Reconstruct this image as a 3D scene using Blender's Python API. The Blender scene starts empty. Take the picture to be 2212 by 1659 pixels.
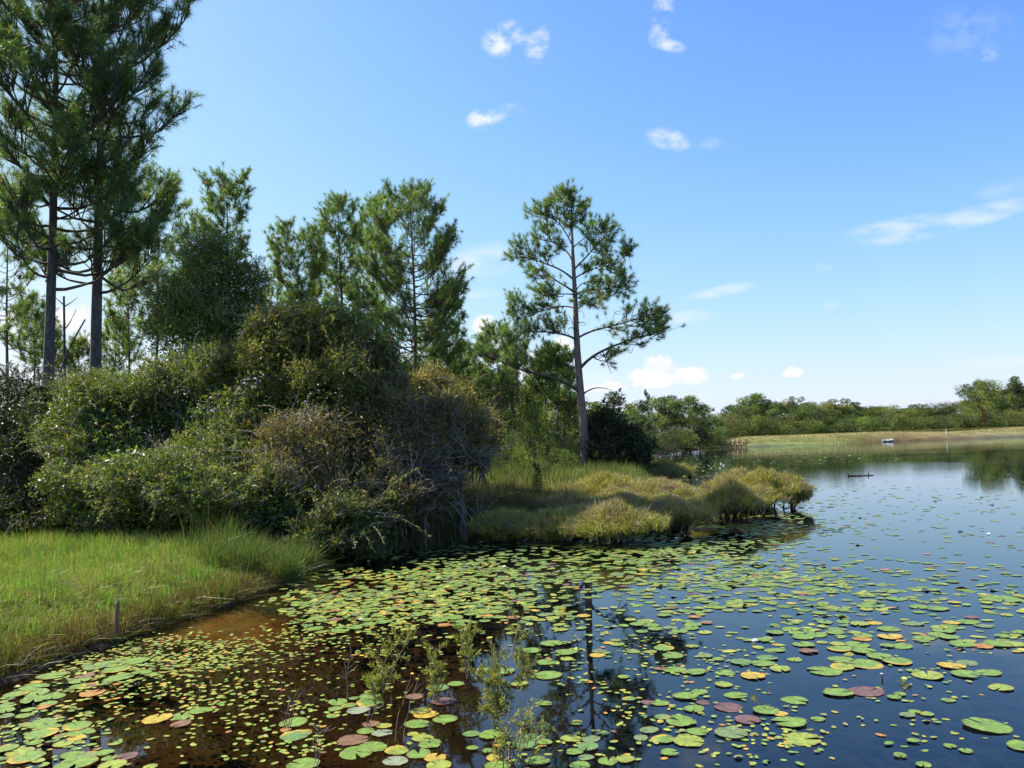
import bpy, math
import numpy as np
from mathutils import Matrix, Vector
SC = bpy.context.scene
COL = SC.collection
PI = math.pi
# ------------------------------------------------------------------ camera
F = 1736.0; CX, CY = 1106.0, 829.5          # photograph measured at 2212 x 1659
HC = 2.3
PITCH = math.radians(4.30); ROLL = math.radians(-2.05)
R_CAM = (Matrix.Rotation(PI / 2 + PITCH, 3, 'X') @ Matrix.Rotation(ROLL, 3, 'Z'))
RC = np.array(R_CAM)
def ray(px, py):
    return RC @ np.array([(px - CX) / F, -(py - CY) / F, -1.0])
def at(px, py, Y):
    d = ray(px, py); return np.array([0, 0, HC]) + d * (Y / d[1])
def ground(px, py, z=0.0):
    d = ray(px, py); return np.array([0, 0, HC]) + d * ((z - HC) / d[2])
def project(P):
    P = np.atleast_2d(P) - np.array([0, 0, HC]); c = P @ RC
    return np.stack([CX + F * c[:, 0] / -c[:, 2], CY - F * c[:, 1] / -c[:, 2]], 1)
SUN_EL = math.radians(47); SUN_AZ = math.radians(-67)
SUN_DIR = np.array([math.sin(SUN_AZ) * math.cos(SUN_EL), math.cos(SUN_AZ) * math.cos(SUN_EL), math.sin(SUN_EL)])
# ------------------------------------------------------------------ mesh helpers
class Buf:
    """collects triangles with one colour per vertex"""
    def __init__(s): s.v = []; s.t = []; s.c = []; s.n = 0
    def add(s, v, t, c):
        v = np.asarray(v, np.float32).reshape(-1, 3); t = np.asarray(t, np.int64).reshape(-1, 3)
        c = np.asarray(c, np.float32)
        if c.ndim == 1: c = np.broadcast_to(c, (len(v), 3))
        s.v.append(v); s.t.append(t + s.n); s.c.append(c); s.n += len(v)
    def data(s, name, mat, smooth=False):
        v = np.concatenate(s.v); t = np.concatenate(s.t).astype(np.int32); c = np.concatenate(s.c)
        me = bpy.data.meshes.new(name)
        me.vertices.add(len(v)); me.vertices.foreach_set('co', v.ravel())
        me.loops.add(len(t) * 3); me.loops.foreach_set('vertex_index', t.ravel())
        me.polygons.add(len(t))
        me.polygons.foreach_set('loop_start', np.arange(len(t), dtype=np.int32) * 3)
        if smooth: me.polygons.foreach_set('use_smooth', np.ones(len(t), bool))
        a = me.color_attributes.new('Col', 'FLOAT_COLOR', 'POINT')
        a.data.foreach_set('color', np.concatenate([c, np.ones((len(c), 1), np.float32)], 1).ravel())
        me.update(calc_edges=True); me.validate()
        me.materials.append(mat)
        return me
    def obj(s, name, mat, parent=None, smooth=False):
        return link(name, s.data(name, mat, smooth), parent)
def link(name, me, parent=None):
    o = bpy.data.objects.new(name, me); COL.objects.link(o)
    if parent is not None: o.parent = parent
    return o
def tag(o, label=None, cat=None, group=None, kind=None):
    if label: o['label'] = label
    if cat: o['category'] = cat
    if group: o['group'] = group
    if kind: o['kind'] = kind
    return o
def thing(name, loc, label, cat, group=None):
    o = bpy.data.objects.new(name, None); COL.objects.link(o)
    o.location = tuple(float(x) for x in loc); o.empty_display_size = .2
    return tag(o, label, cat, group)
def nrm(a): return a / np.maximum(np.linalg.norm(a, axis=-1, keepdims=True), 1e-9)
def jit(rng, col, n, amt=.2, hue=.1):
    col = np.asarray(col, float)
    return np.clip(col * (1 + rng.normal(0, amt, (n, 1))) * (1 + rng.normal(0, hue, (n, 3))), .002, 1)
def pick(rng, cols, w, n, amt=.18, hue=.08):
    cols = np.asarray(cols, float); w = np.asarray(w, float); i = rng.choice(len(cols), n, p=w / w.sum())
    return np.clip(cols[i] * (1 + rng.normal(0, amt, (n, 1))) * (1 + rng.normal(0, hue, (n, 3))), .002, 1)
def tubes(buf, P, Rd, c, k=5):
    """P (p,n,3) paths, Rd (p,n) radii, c (p,3) or (3,)"""
    P = np.asarray(P, float); Rd = np.asarray(Rd, float)
    if P.ndim == 2: P = P[None]; Rd = Rd[None]
    p, n, _ = P.shape
    T = nrm(np.gradient(P, axis=1)); ref = np.where(np.abs(T[..., 2:3]) > .9, np.array([1., 0, 0]), np.array([0, 0, 1.]))
    A = nrm(np.cross(T, ref)); B = np.cross(T, A)
    th = np.arange(k) * 2 * PI / k
    V = P[:, :, None] + Rd[:, :, None, None] * (A[:, :, None] * np.cos(th)[:, None] + B[:, :, None] * np.sin(th)[:, None])
    idx = np.arange(p * n * k).reshape(p, n, k); i2 = np.roll(idx, -1, 2)
    a, b, cc, d = idx[:, :-1], i2[:, :-1], i2[:, 1:], idx[:, 1:]
    t = np.concatenate([np.stack([a, b, cc], -1).reshape(-1, 3), np.stack([a, cc, d], -1).reshape(-1, 3)])
    c = np.asarray(c, float)
    if c.ndim == 2: c = np.repeat(c, n * k, 0)
    buf.add(V, t, c)
def blades(buf, base, tip, w, c, bend=None, ctip=None):
    """one three-triangle curved blade from each base to each tip"""
    base = np.asarray(base, float); n = len(base); d = tip - base
    s = nrm(np.cross(d, np.random.default_rng(n).normal(0, 1, (n, 3)))) * np.asarray(w).reshape(-1, 1) * .5
    mid = base + d * .55 + (0 if bend is None else bend)
    V = np.stack([base - s, base + s, mid + s * .75, mid - s * .75, tip], 1)
    o = np.arange(n)[:, None, None] * 5
    t = (o + np.array([[0, 1, 2], [0, 2, 3], [3, 2, 4]])).reshape(-1, 3)
    c = np.repeat(np.asarray(c), 5, 0) if ctip is None else np.stack([c, c, (c + ctip) / 2, (c + ctip) / 2, ctip], 1).reshape(-1, 3)
    buf.add(V, t, c)
def needles(buf, ctr, dirs, rng, N, L, w, cols, spread=.9):
    """tufts of long needles: ctr (m,3), dirs (m,3), cols (m,3)"""
    m = len(ctr); d = nrm(dirs[:, None] + rng.normal(0, spread, (m, N, 3)))
    ln = L * rng.uniform(.6, 1.1, (m, N, 1)); b = ctr[:, None] - dirs[:, None] * L * rng.uniform(0, .75, (m, N, 1))
    s = nrm(np.cross(d, rng.normal(0, 1, (m, N, 3)))) * (w / 2)
    tip = b + d * ln; tip[..., 2] -= ln[..., 0] * .10
    V = np.stack([b - s, b + s, tip], 2).reshape(-1, 3)
    t = np.arange(m * N * 3).reshape(-1, 3)
    c = np.repeat(cols, N, 0) * rng.uniform(.75, 1.2, (m * N, 1))
    buf.add(V, t, np.repeat(np.clip(c, 0, 1), 3, 0))
def leaves(buf, ctr, axis, L, W, cols, rng):
    """folded diamond leaves"""
    n = len(ctr); ax = nrm(axis); s = nrm(np.cross(ax, rng.normal(0, 1, (n, 3)))); up = np.cross(s, ax)
    L = np.broadcast_to(np.asarray(L, float).reshape(-1, 1), (n, 1)); W = np.broadcast_to(np.asarray(W, float).reshape(-1, 1), (n, 1))
    a = ctr; b = ctr + ax * L; m = ctr + ax * L * .45
    V = np.stack([a, m + s * W * .5 + up * W * .18, b, m - s * W * .5 + up * W * .18], 1)
    o = np.arange(n)[:, None, None] * 4
    buf.add(V, (o + np.array([[0, 1, 2], [0, 2, 3]])).reshape(-1, 3), np.repeat(cols, 4, 0))
def fbm(x, y, seed=0, sc=1.0, oct=4):
    """cheap smooth value noise in numpy, about -1..1"""
    rng = np.random.default_rng(seed); out = 0; amp = 1; tot = 0
    for _ in range(oct):
        v = 0
        for _ in range(5):
            a = rng.uniform(0, 2 * PI); ph = rng.uniform(0, 2 * PI); f = sc * rng.uniform(.7, 1.4)
            v = v + np.sin((x * math.cos(a) + y * math.sin(a)) * f + ph)
        out = out + amp * v / 3; tot += amp; amp *= .5; sc *= 2.1
    return out / tot
# ------------------------------------------------------------------ materials
def mat(name):
    m = bpy.data.materials.new(name); m.use_nodes = True; nt = m.node_tree; nt.nodes.clear()
    return m, nt
def N(nt, typ, **kw):
    n = nt.nodes.new(typ)
    for k, v in kw.items():
        if k.startswith('i_'): n.inputs[k[2:].replace('_', ' ')].default_value = v
        else: setattr(n, k, v)
    return n
def foliage_mat(name, rough=.5, spec=.35, trans=.3, tcol=(1.25, 1.3, .55)):
    m, nt = mat(name); L = nt.links.new
    out = N(nt, 'ShaderNodeOutputMaterial'); at_ = N(nt, 'ShaderNodeAttribute', attribute_name='Col')
    p = N(nt, 'ShaderNodeBsdfPrincipled', i_Roughness=rough); p.inputs['Specular IOR Level'].default_value = spec
    tr = N(nt, 'ShaderNodeBsdfTranslucent'); mx = N(nt, 'ShaderNodeMixShader'); mx.inputs[0].default_value = trans
    mu = N(nt, 'ShaderNodeMix', data_type='RGBA', blend_type='MULTIPLY'); mu.inputs[0].default_value = 1
    mu.inputs[7].default_value = (*tcol, 1)
    L(at_.outputs['Color'], p.inputs['Base Color']); L(at_.outputs['Color'], mu.inputs[6]); L(mu.outputs[2], tr.inputs['Color'])
    L(p.outputs[0], mx.inputs[1]); L(tr.outputs[0], mx.inputs[2]); L(mx.outputs[0], out.inputs['Surface'])
    return m
def wood_mat(name, scale=14, zs=.22, contrast=.6, rough=.9):
    m, nt = mat(name); L = nt.links.new
    out = N(nt, 'ShaderNodeOutputMaterial'); p = N(nt, 'ShaderNodeBsdfPrincipled', i_Roughness=rough); p.inputs['Specular IOR Level'].default_value = .15
    a = N(nt, 'ShaderNodeAttribute', attribute_name='Col'); tc = N(nt, 'ShaderNodeTexCoord'); mp = N(nt, 'ShaderNodeMapping')
    mp.inputs['Scale'].default_value = (scale, scale, scale * zs)
    no = N(nt, 'ShaderNodeTexNoise', i_Scale=1.0, i_Detail=5.0, i_Roughness=.65)
    rp = N(nt, 'ShaderNodeMapRange'); rp.inputs[1].default_value = .3; rp.inputs[2].default_value = .7; rp.inputs[3].default_value = 1 - contrast; rp.inputs[4].default_value = 1 + contrast
    mu = N(nt, 'ShaderNodeMix', data_type='RGBA', blend_type='MULTIPLY'); mu.inputs[0].default_value = 1
    bu = N(nt, 'ShaderNodeBump', i_Strength=.8, i_Distance=.03)
    L(tc.outputs['Object'], mp.inputs[0]); L(mp.outputs[0], no.inputs['Vector']); L(no.outputs[0], rp.inputs[0]); L(rp.outputs[0], mu.inputs[7])
    L(a.outputs['Color'], mu.inputs[6]); L(mu.outputs[2], p.inputs['Base Color']); L(no.outputs[0], bu.inputs['Height']); L(bu.outputs[0], p.inputs['Normal'])
    L(p.outputs[0], out.inputs['Surface'])
    return m
M_NEEDLE = foliage_mat('pine needles', .45, .4, .34, (1.1, 1.35, .5))
M_LEAF = foliage_mat('glossy leaves', .46, .35, .36, (1.35, 1.25, .5))
M_FAR = foliage_mat('far foliage', .6, .2, .30)
M_GRASS = foliage_mat('grass blades', .5, .3, .35)
M_MARSH = foliage_mat('marsh stems', .6, .2, .30, (1.2, 1.15, .6))
M_PETAL = foliage_mat('petals', .5, .3, .35, (1, 1, 1))
M_BARK = wood_mat('pine bark', 13, .25, .55)
M_TWIG = wood_mat('grey twigs', 30, .5, .3)
M_PLANK = wood_mat('weathered wood', 30, .12, .35)
def pad_mat():
    m, nt = mat('lily pad skin'); L = nt.links.new
    out = N(nt, 'ShaderNodeOutputMaterial'); p = N(nt, 'ShaderNodeBsdfPrincipled', i_Roughness=.5); p.inputs['Specular IOR Level'].default_value = .3
    a = N(nt, 'ShaderNodeAttribute', attribute_name='Col'); g = N(nt, 'ShaderNodeNewGeometry')
    no = N(nt, 'ShaderNodeTexNoise', i_Scale=16.0, i_Detail=4.0, i_Roughness=.6)
    rp = N(nt, 'ShaderNodeMapRange'); rp.inputs[1].default_value = .32; rp.inputs[2].default_value = .68; rp.inputs[3].default_value = .66; rp.inputs[4].default_value = 1.22
    mu = N(nt, 'ShaderNodeMix', data_type='RGBA', blend_type='MULTIPLY'); mu.inputs[0].default_value = 1
    sp = N(nt, 'ShaderNodeTexNoise', i_Scale=70.0, i_Detail=1.0); rs = N(nt, 'ShaderNodeMapRange'); rs.inputs[1].default_value = .655; rs.inputs[2].default_value = .72
    mb = N(nt, 'ShaderNodeMix', data_type='RGBA'); mb.inputs[7].default_value = (.09, .06, .02, 1)
    bu = N(nt, 'ShaderNodeBump', i_Strength=.25, i_Distance=.004)
    L(g.outputs['Position'], no.inputs['Vector']); L(g.outputs['Position'], sp.inputs['Vector']); L(no.outputs[0], rp.inputs[0]); L(rp.outputs[0], mu.inputs[7]); L(a.outputs['Color'], mu.inputs[6])
    L(sp.outputs[0], rs.inputs[0]); L(rs.outputs[0], mb.inputs[0]); L(mu.outputs[2], mb.inputs[6]); L(mb.outputs[2], p.inputs['Base Color'])
    L(no.outputs[0], bu.inputs['Height']); L(bu.outputs[0], p.inputs['Normal']); L(p.outputs[0], out.inputs['Surface'])
    return m
M_PAD = pad_mat()
def ground_mat():
    m, nt = mat('ground'); L = nt.links.new
    out = N(nt, 'ShaderNodeOutputMaterial'); p = N(nt, 'ShaderNodeBsdfPrincipled', i_Roughness=.95); p.inputs['Specular IOR Level'].default_value = .1
    a = N(nt, 'ShaderNodeAttribute', attribute_name='Col'); g = N(nt, 'ShaderNodeNewGeometry')
    n1 = N(nt, 'ShaderNodeTexNoise', i_Scale=5.0, i_Detail=6.0, i_Roughness=.7); n2 = N(nt, 'ShaderNodeTexNoise', i_Scale=.35, i_Detail=4.0)
    r1 = N(nt, 'ShaderNodeMapRange'); r1.inputs[1].default_value = .3; r1.inputs[2].default_value = .7; r1.inputs[3].default_value = .45; r1.inputs[4].default_value = 1.6
    r2 = N(nt, 'ShaderNodeMapRange'); r2.inputs[1].default_value = .35; r2.inputs[2].default_value = .65; r2.inputs[3].default_value = .75; r2.inputs[4].default_value = 1.25
    m1 = N(nt, 'ShaderNodeMath', operation='MULTIPLY'); mu = N(nt, 'ShaderNodeMix', data_type='RGBA', blend_type='MULTIPLY'); mu.inputs[0].default_value = 1
    bu = N(nt, 'ShaderNodeBump', i_Strength=.7, i_Distance=.05)
    for n in (n1, n2): L(g.outputs['Position'], n.inputs['Vector'])
    L(n1.outputs[0], r1.inputs[0]); L(n2.outputs[0], r2.inputs[0]); L(r1.outputs[0], m1.inputs[0]); L(r2.outputs[0], m1.inputs[1]); L(m1.outputs[0], mu.inputs[7])
    L(a.outputs['Color'], mu.inputs[6]); L(mu.outputs[2], p.inputs['Base Color']); L(n1.outputs[0], bu.inputs['Height']); L(bu.outputs[0], p.inputs['Normal'])
    L(p.outputs[0], out.inputs['Surface'])
    return m
M_GROUND = ground_mat()
def water_mat():
    m, nt = mat('pond water'); L = nt.links.new
    out = N(nt, 'ShaderNodeOutputMaterial'); g = N(nt, 'ShaderNodeNewGeometry')
    fr = N(nt, 'ShaderNodeFresnel', i_IOR=1.36); gl = N(nt, 'ShaderNodeBsdfGlossy', i_Roughness=.0); tr = N(nt, 'ShaderNodeBsdfTransparent')
    tr.inputs['Color'].default_value = (.60, .50, .36, 1); gl.inputs['Color'].default_value = (.86, .94, 1, 1)
    mx = N(nt, 'ShaderNodeMixShader')
    n1 = N(nt, 'ShaderNodeTexNoise', i_Scale=5.5, i_Detail=3.0, i_Roughness=.5); n2 = N(nt, 'ShaderNodeTexNoise', i_Scale=.09, i_Detail=2.0)
    sx = N(nt, 'ShaderNodeSeparateXYZ'); far = N(nt, 'ShaderNodeMapRange'); far.inputs[1].default_value = 14; far.inputs[2].default_value = 45; far.inputs[3].default_value = .2; far.inputs[4].default_value = 1.0
    r2 = N(nt, 'ShaderNodeMapRange'); r2.inputs[1].default_value = .4; r2.inputs[2].default_value = .62; r2.inputs[3].default_value = .35; r2.inputs[4].default_value = 1
    mm = N(nt, 'ShaderNodeMath', operation='MULTIPLY'); bu = N(nt, 'ShaderNodeBump', i_Distance=.0024)
    for n in (n1, n2): L(g.outputs['Position'], n.inputs['Vector'])
    L(g.outputs['Position'], sx.inputs[0]); L(sx.outputs['Y'], far.inputs[0]); L(n2.outputs[0], r2.inputs[0]); L(far.outputs[0], mm.inputs[0]); L(r2.outputs[0], mm.inputs[1])
    L(mm.outputs[0], bu.inputs['Strength']); L(n1.outputs[0], bu.inputs['Height'])
    for n in (fr, gl): L(bu.outputs[0], n.inputs['Normal'])
    L(fr.outputs[0], mx.inputs[0]); L(tr.outputs[0], mx.inputs[1]); L(gl.outputs[0], mx.inputs[2]); L(mx.outputs[0], out.inputs['Surface'])
    return m
M_WATER = water_mat()
def plain_mat(name, col, rough=.6):
    m, nt = mat(name); L = nt.links.new
    out = N(nt, 'ShaderNodeOutputMaterial'); p = N(nt, 'ShaderNodeBsdfPrincipled', i_Roughness=rough); no = N(nt, 'ShaderNodeTexNoise', i_Scale=8.0, i_Detail=4.0)
    cr = N(nt, 'ShaderNodeMix', data_type='RGBA'); cr.inputs[6].default_value = (*[c * .8 for c in col], 1); cr.inputs[7].default_value = (*[min(1, c * 1.15) for c in col], 1)
    L(no.outputs[0], cr.inputs[0]); L(cr.outputs[2], p.inputs['Base Color']); L(p.outputs[0], out.inputs['Surface'])
    return m
# ------------------------------------------------------------------ world: sky and clouds by direction
def build_world():
    w = bpy.data.worlds.new('World'); SC.world = w; w.use_nodes = True; nt = w.node_tree; nt.nodes.clear(); L = nt.links.new
    out = N(nt, 'ShaderNodeOutputWorld'); bg = N(nt, 'ShaderNodeBackground', i_Strength=SKY_STRENGTH)
    sky = N(nt, 'ShaderNodeTexSky', sky_type='NISHITA', sun_disc=False, sun_elevation=SUN_EL, sun_rotation=SUN_ROT, air_density=SKY_AIR, dust_density=SKY_DUST, ozone_density=SKY_OZONE, altitude=0)
    tc = N(nt, 'ShaderNodeTexCoord'); sx = N(nt, 'ShaderNodeSeparateXYZ'); L(tc.outputs['Generated'], sx.inputs[0])
    def M(op, a, b=None, clamp=False):
        n = N(nt, 'ShaderNodeMath', operation=op, use_clamp=clamp)
        for i, x in enumerate((a, b)):
            if x is None: continue
            if isinstance(x, (int, float)): n.inputs[i].default_value = x
            else: L(x, n.inputs[i])
        return n.outputs[0]
    def smooth(x, lo, hi):
        n = N(nt, 'ShaderNodeMapRange', interpolation_type='SMOOTHSTEP'); L(x, n.inputs[0]); n.inputs[1].default_value = lo; n.inputs[2].default_value = hi; return n.outputs[0]
    yy = M('MAXIMUM', sx.outputs['Y'], .02)
    u = M('DIVIDE', sx.outputs['X'], yy); v = M('DIVIDE', sx.outputs['Z'], yy)
    uv = N(nt, 'ShaderNodeCombineXYZ'); L(u, uv.inputs[0]); L(v, uv.inputs[1])
    def noise(scale, detail, rough, sxy=(1, 1), rot=0):
        mp = N(nt, 'ShaderNodeMapping'); mp.inputs['Scale'].default_value = (sxy[0], sxy[1], 1); mp.inputs['Rotation'].default_value = (0, 0, rot)
        L(uv.outputs[0], mp.inputs[0]); n = N(nt, 'ShaderNodeTexNoise', i_Scale=scale, i_Detail=detail, i_Roughness=rough); L(mp.outputs[0], n.inputs['Vector']); return n.outputs[0]
    puff = noise(38, 5, .55); puff2 = noise(95, 4, .6); wisp = noise(13, 5, .55, (1, 2.6), -.15); fine = noise(36, 6, .57, (1, 1.3), -.2)
    def ell(px, py, w, h, rot=0):
        d = ray(px, py); u0, v0 = d[0] / d[1], d[2] / d[1]; ru, rv = w / F / 2, h / F / 2
        rot += math.radians(2)
        a = M('SUBTRACT', u, u0); b = M('SUBTRACT', v, v0); c, s = math.cos(rot), math.sin(rot)
        p = M('DIVIDE', M('ADD', M('MULTIPLY', a, c), M('MULTIPLY', b, s)), ru); q = M('DIVIDE', M('SUBTRACT', M('MULTIPLY', b, c), M('MULTIPLY', a, s)), rv)
        return M('ADD', M('MULTIPLY', p, p), M('MULTIPLY', q, q))
    # heaped clouds: lobes
    low = None
    for e in CUMULUS:
        x = M('SUBTRACT', 1, ell(*e)); low = x if low is None else M('MAXIMUM', low, x)
    warp = M('ADD', M('MULTIPLY', M('SUBTRACT', puff, .5), 2.4), M('MULTIPLY', M('SUBTRACT', puff2, .5), 1.3))
    dens = M('ADD', M('MAXIMUM', low, -3.0), warp)
    heap = smooth(dens, -.05, .55)
    soft = None
    for (e, amp, which) in WISPS:
        g = M('MULTIPLY', smooth(M('SUBTRACT', 1, ell(*e)), 0, 1), amp)
        g = M('MULTIPLY', g, smooth(wisp if which == 0 else fine, .34, .68) if which < 2 else 1.0)
        soft = g if soft is None else M('MAXIMUM', soft, g)
    # grey-blue undersides come from how deep in the heap one looks and how low
    shade = smooth(M('ADD', dens, M('MULTIPLY', M('SUBTRACT', puff, .5), 2)), .2, 1.6)
    cc = N(nt, 'ShaderNodeMix', data_type='RGBA'); cc.inputs[6].default_value = (*[x * CLOUD for x in (.86, .91, 1.0)], 1); cc.inputs[7].default_value = (*[x * CLOUD for x in (1.06, 1.05, 1.04)], 1); L(shade, cc.inputs[0])
    ws = N(nt, 'ShaderNodeMix', data_type='RGBA'); ws.inputs[7].default_value = (*[x * CLOUD for x in (.9, .94, 1.0)], 1)
    # a touch more colour in the sky, as the little camera renders it
    hs = N(nt, 'ShaderNodeHueSaturation'); hs.inputs['Saturation'].default_value = SKY_SAT; hs.inputs['Value'].default_value = 1.0
    ga = N(nt, 'ShaderNodeGamma', i_Gamma=SKY_GAMMA); ti = N(nt, 'ShaderNodeMix', data_type='RGBA', blend_type='MULTIPLY'); ti.inputs[0].default_value = 1; ti.inputs[7].default_value = (*SKY_TINT, 1)
    L(sky.outputs[0], ga.inputs['Color']); L(ga.outputs[0], ti.inputs[6]); L(ti.outputs[2], hs.inputs['Color'])
    sr = N(nt, 'ShaderNodeSeparateColor'); cr = N(nt, 'ShaderNodeCombineColor'); L(hs.outputs[0], sr.inputs[0])
    for i, mx in enumerate(SKY_MAX):      # soft shoulder, as on the photograph's film
        L(M('MULTIPLY', M('SUBTRACT', 1, M('POWER', 2.71828, M('DIVIDE', sr.outputs[i], -mx))), mx), cr.inputs[i])
    L(cr.outputs[0], ws.inputs[6]); L(soft, ws.inputs[0])
    fin = N(nt, 'ShaderNodeMix', data_type='RGBA'); L(heap, fin.inputs[0]); L(ws.outputs[2], fin.inputs[6]); L(cc.outputs[2], fin.inputs[7])
    L(fin.outputs[2], bg.inputs['Color']); L(bg.outputs[0], out.inputs['Surface'])
SKY_GAMMA = 1.65; SKY_TINT = (.51, .575, 1.12); SKY_MAX = (3.4, 3.5, 3.85); SKY_STRENGTH = .13; SKY_AIR = 1.0; SKY_DUST = .7; SKY_OZONE = 3.0; SKY_SAT = 1.0; CLOUD = 3.7; SUN_ROT = SUN_AZ
CUMULUS = [(1425, 798, 90, 66), (1485, 815, 150, 42), (1385, 815, 70, 44), (1440, 823, 200, 28), (1410, 783, 44, 36), (1715, 803, 46, 26), (1700, 808, 34, 18), (1594, 813, 34, 14),
           (1045, 705, 66, 60), (1075, 760, 110, 70), (1170, 800, 170, 90), (1300, 838, 120, 26), (150, 690, 120, 70), (10, 700, 90, 70), (210, 730, 110, 60), (1215, 745, 50, 40)]
WISPS = [((1075, 92, 90, 80, -.3), .95, 1), ((1098, 70, 80, 70, .6), .7, 1), ((1160, 96, 64, 110, -.35), .75, 1), ((1130, 84, 90, 40), .5, 1), ((1432, 25, 60, 130, -.25), .75, 1), ((1425, 80, 60, 70, -.4), .7, 1), ((1445, 97, 90, 40, -.3), .75, 1), ((1040, 258, 80, 56), 1.0, 1), ((1062, 252, 90, 44, .2), .7, 1), ((1100, 238, 90, 40), .3, 1),
         ((1440, 300, 110, 60, -.25), .7, 1), ((1465, 312, 70, 40), .6, 1), ((1530, 310, 90, 40), .2, 1), ((1960, 495, 330, 70, .08), .75, 0), ((2110, 465, 330, 60, .18), .6, 0), ((2180, 400, 200, 70, .25), .22, 0), ((1055, 562, 240, 90, .1), .6, 0), ((1180, 570, 160, 60), .4, 0),
         ((1560, 628, 190, 30, .12), .45, 0), ((1490, 684, 140, 36), .45, 0), ((2080, 792, 420, 40, .03), .4, 0), ((1040, 636, 110, 24), .4, 0), ((650, 505, 120, 40), .4, 0), ((2090, 70, 260, 160), .14, 1), ((2135, 120, 60, 40), .3, 1),
         ((1775, 578, 60, 24), .25, 1), ((1795, 660, 50, 20), .25, 1), ((1270, 815, 200, 50), .3, 1)]
# ------------------------------------------------------------------ terrain, water, dam
SHORE_PX = [(0, 1480), (60, 1455), (120, 1432), (185, 1410), (240, 1393), (330, 1362), (420, 1332), (520, 1300), (590, 1272), (640, 1240), (690, 1222), (770, 1203), (860, 1186), (960, 1173), (1060, 1165), (1150, 1152),
            (1230, 1138), (1290, 1122), (1340, 1098), (1395, 1072), (1425, 1050), (1440, 1033), (1436, 1018)]
sh = [ground(*p)[:2] for p in SHORE_PX]
DAM0 = ground(1560, 967.5)[:2]; DAM1 = ground(2212, 943.0)[:2]
DU = nrm(DAM1 - DAM0); DN = np.array([-DU[1], DU[0]]); DN = DN if DN[1] > 0 else -DN
far_shore = [np.array([11.9, 70.0]), np.array([17.4, 102.]), np.array([23.5, 128.]), np.array([32., 150.]), np.array([41., 168.]), DAM0 - DU * 3 - DN * 3, DAM0, DAM0 + DU * 700]
POLY = np.array([[-60, -8], [-14, 4.5], [-8.2, 7.2]] + [list(p) for p in sh] + [list(p) for p in far_shore] + [[900, 1800], [-900, 1800], [-900, -8]], float)
def land_dist(x, y):
    """signed distance to the shoreline, positive on land"""
    x = np.asarray(x, float); y = np.asarray(y, float); best = np.full(x.shape, 1e18); inside = np.zeros(x.shape, bool); n = len(POLY)
    for i in range(n):
        a, b = POLY[i], POLY[(i + 1) % n]; e = b - a; L2 = e @ e
        t = np.clip(((x - a[0]) * e[0] + (y - a[1]) * e[1]) / L2, 0, 1)
        best = np.minimum(best, (x - a[0] - t * e[0]) ** 2 + (y - a[1] - t * e[1]) ** 2)
        c = (a[1] > y) != (b[1] > y)
        with np.errstate(divide='ignore', invalid='ignore'):
            inside ^= c & (x < (b[0] - a[0]) * (y - a[1]) / (b[1] - a[1] + 1e-12) + a[0])
    d = np.sqrt(best); return np.where(inside, d, -d)
def smst(x, a, b):
    t = np.clip((x - a) / (b - a), 0, 1); return t * t * (3 - 2 * t)
def dam_h(x, y):
    s = (x - DAM0[0]) * DU[0] + (y - DAM0[1]) * DU[1]; d = (x - DAM0[0]) * DN[0] + (y - DAM0[1]) * DN[1]
    h = 2.15 * np.clip(d / 7.5, 0, 1) * (1 - smst(d, 11, 20)) + .05 * np.clip(d, 0, 1)
    return h * smst(s, -6, 10), d, s
def height(x, y):
    d = land_dist(x, y); nz = fbm(x, y, 3, .8); d = d + (.17 * fbm(x, y, 41, 2.2) + .05 * fbm(x, y, 42, 6)) * smst(30 - y, 0, 8)
    bank = .15 * smst(d, -.08, .3) + .30 * smst(d, .1, 2.2) + .08 * smst(d, 4, 14)
    marsh = smst(x, -1.5, 1.0) * smst(60 - y, 0, 10)
    bank = bank * (1 - .65 * marsh)
    under = -.03 - np.minimum(.14 * -d, .25) - np.minimum(np.maximum(-d - 2, 0) * .12, 1.6)
    z = np.where(d > 0, bank + .05 * nz * smst(d, 0, 1), under + .04 * nz * smst(-d, .1, 1))
    dh, dd, s = dam_h(x, y)
    return np.where(d > 0, np.maximum(z, dh), z)
def axis_(lo, hi, step, far_lo, far_hi, grow=1.17):
    a = list(np.arange(lo, hi, step)); s = step; v = hi
    while v < far_hi: a.append(v); s *= grow; v += s
    s = step; v = lo - step
    while v > far_lo: a.insert(0, v); s *= grow; v -= s
    return np.array(a)
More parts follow.
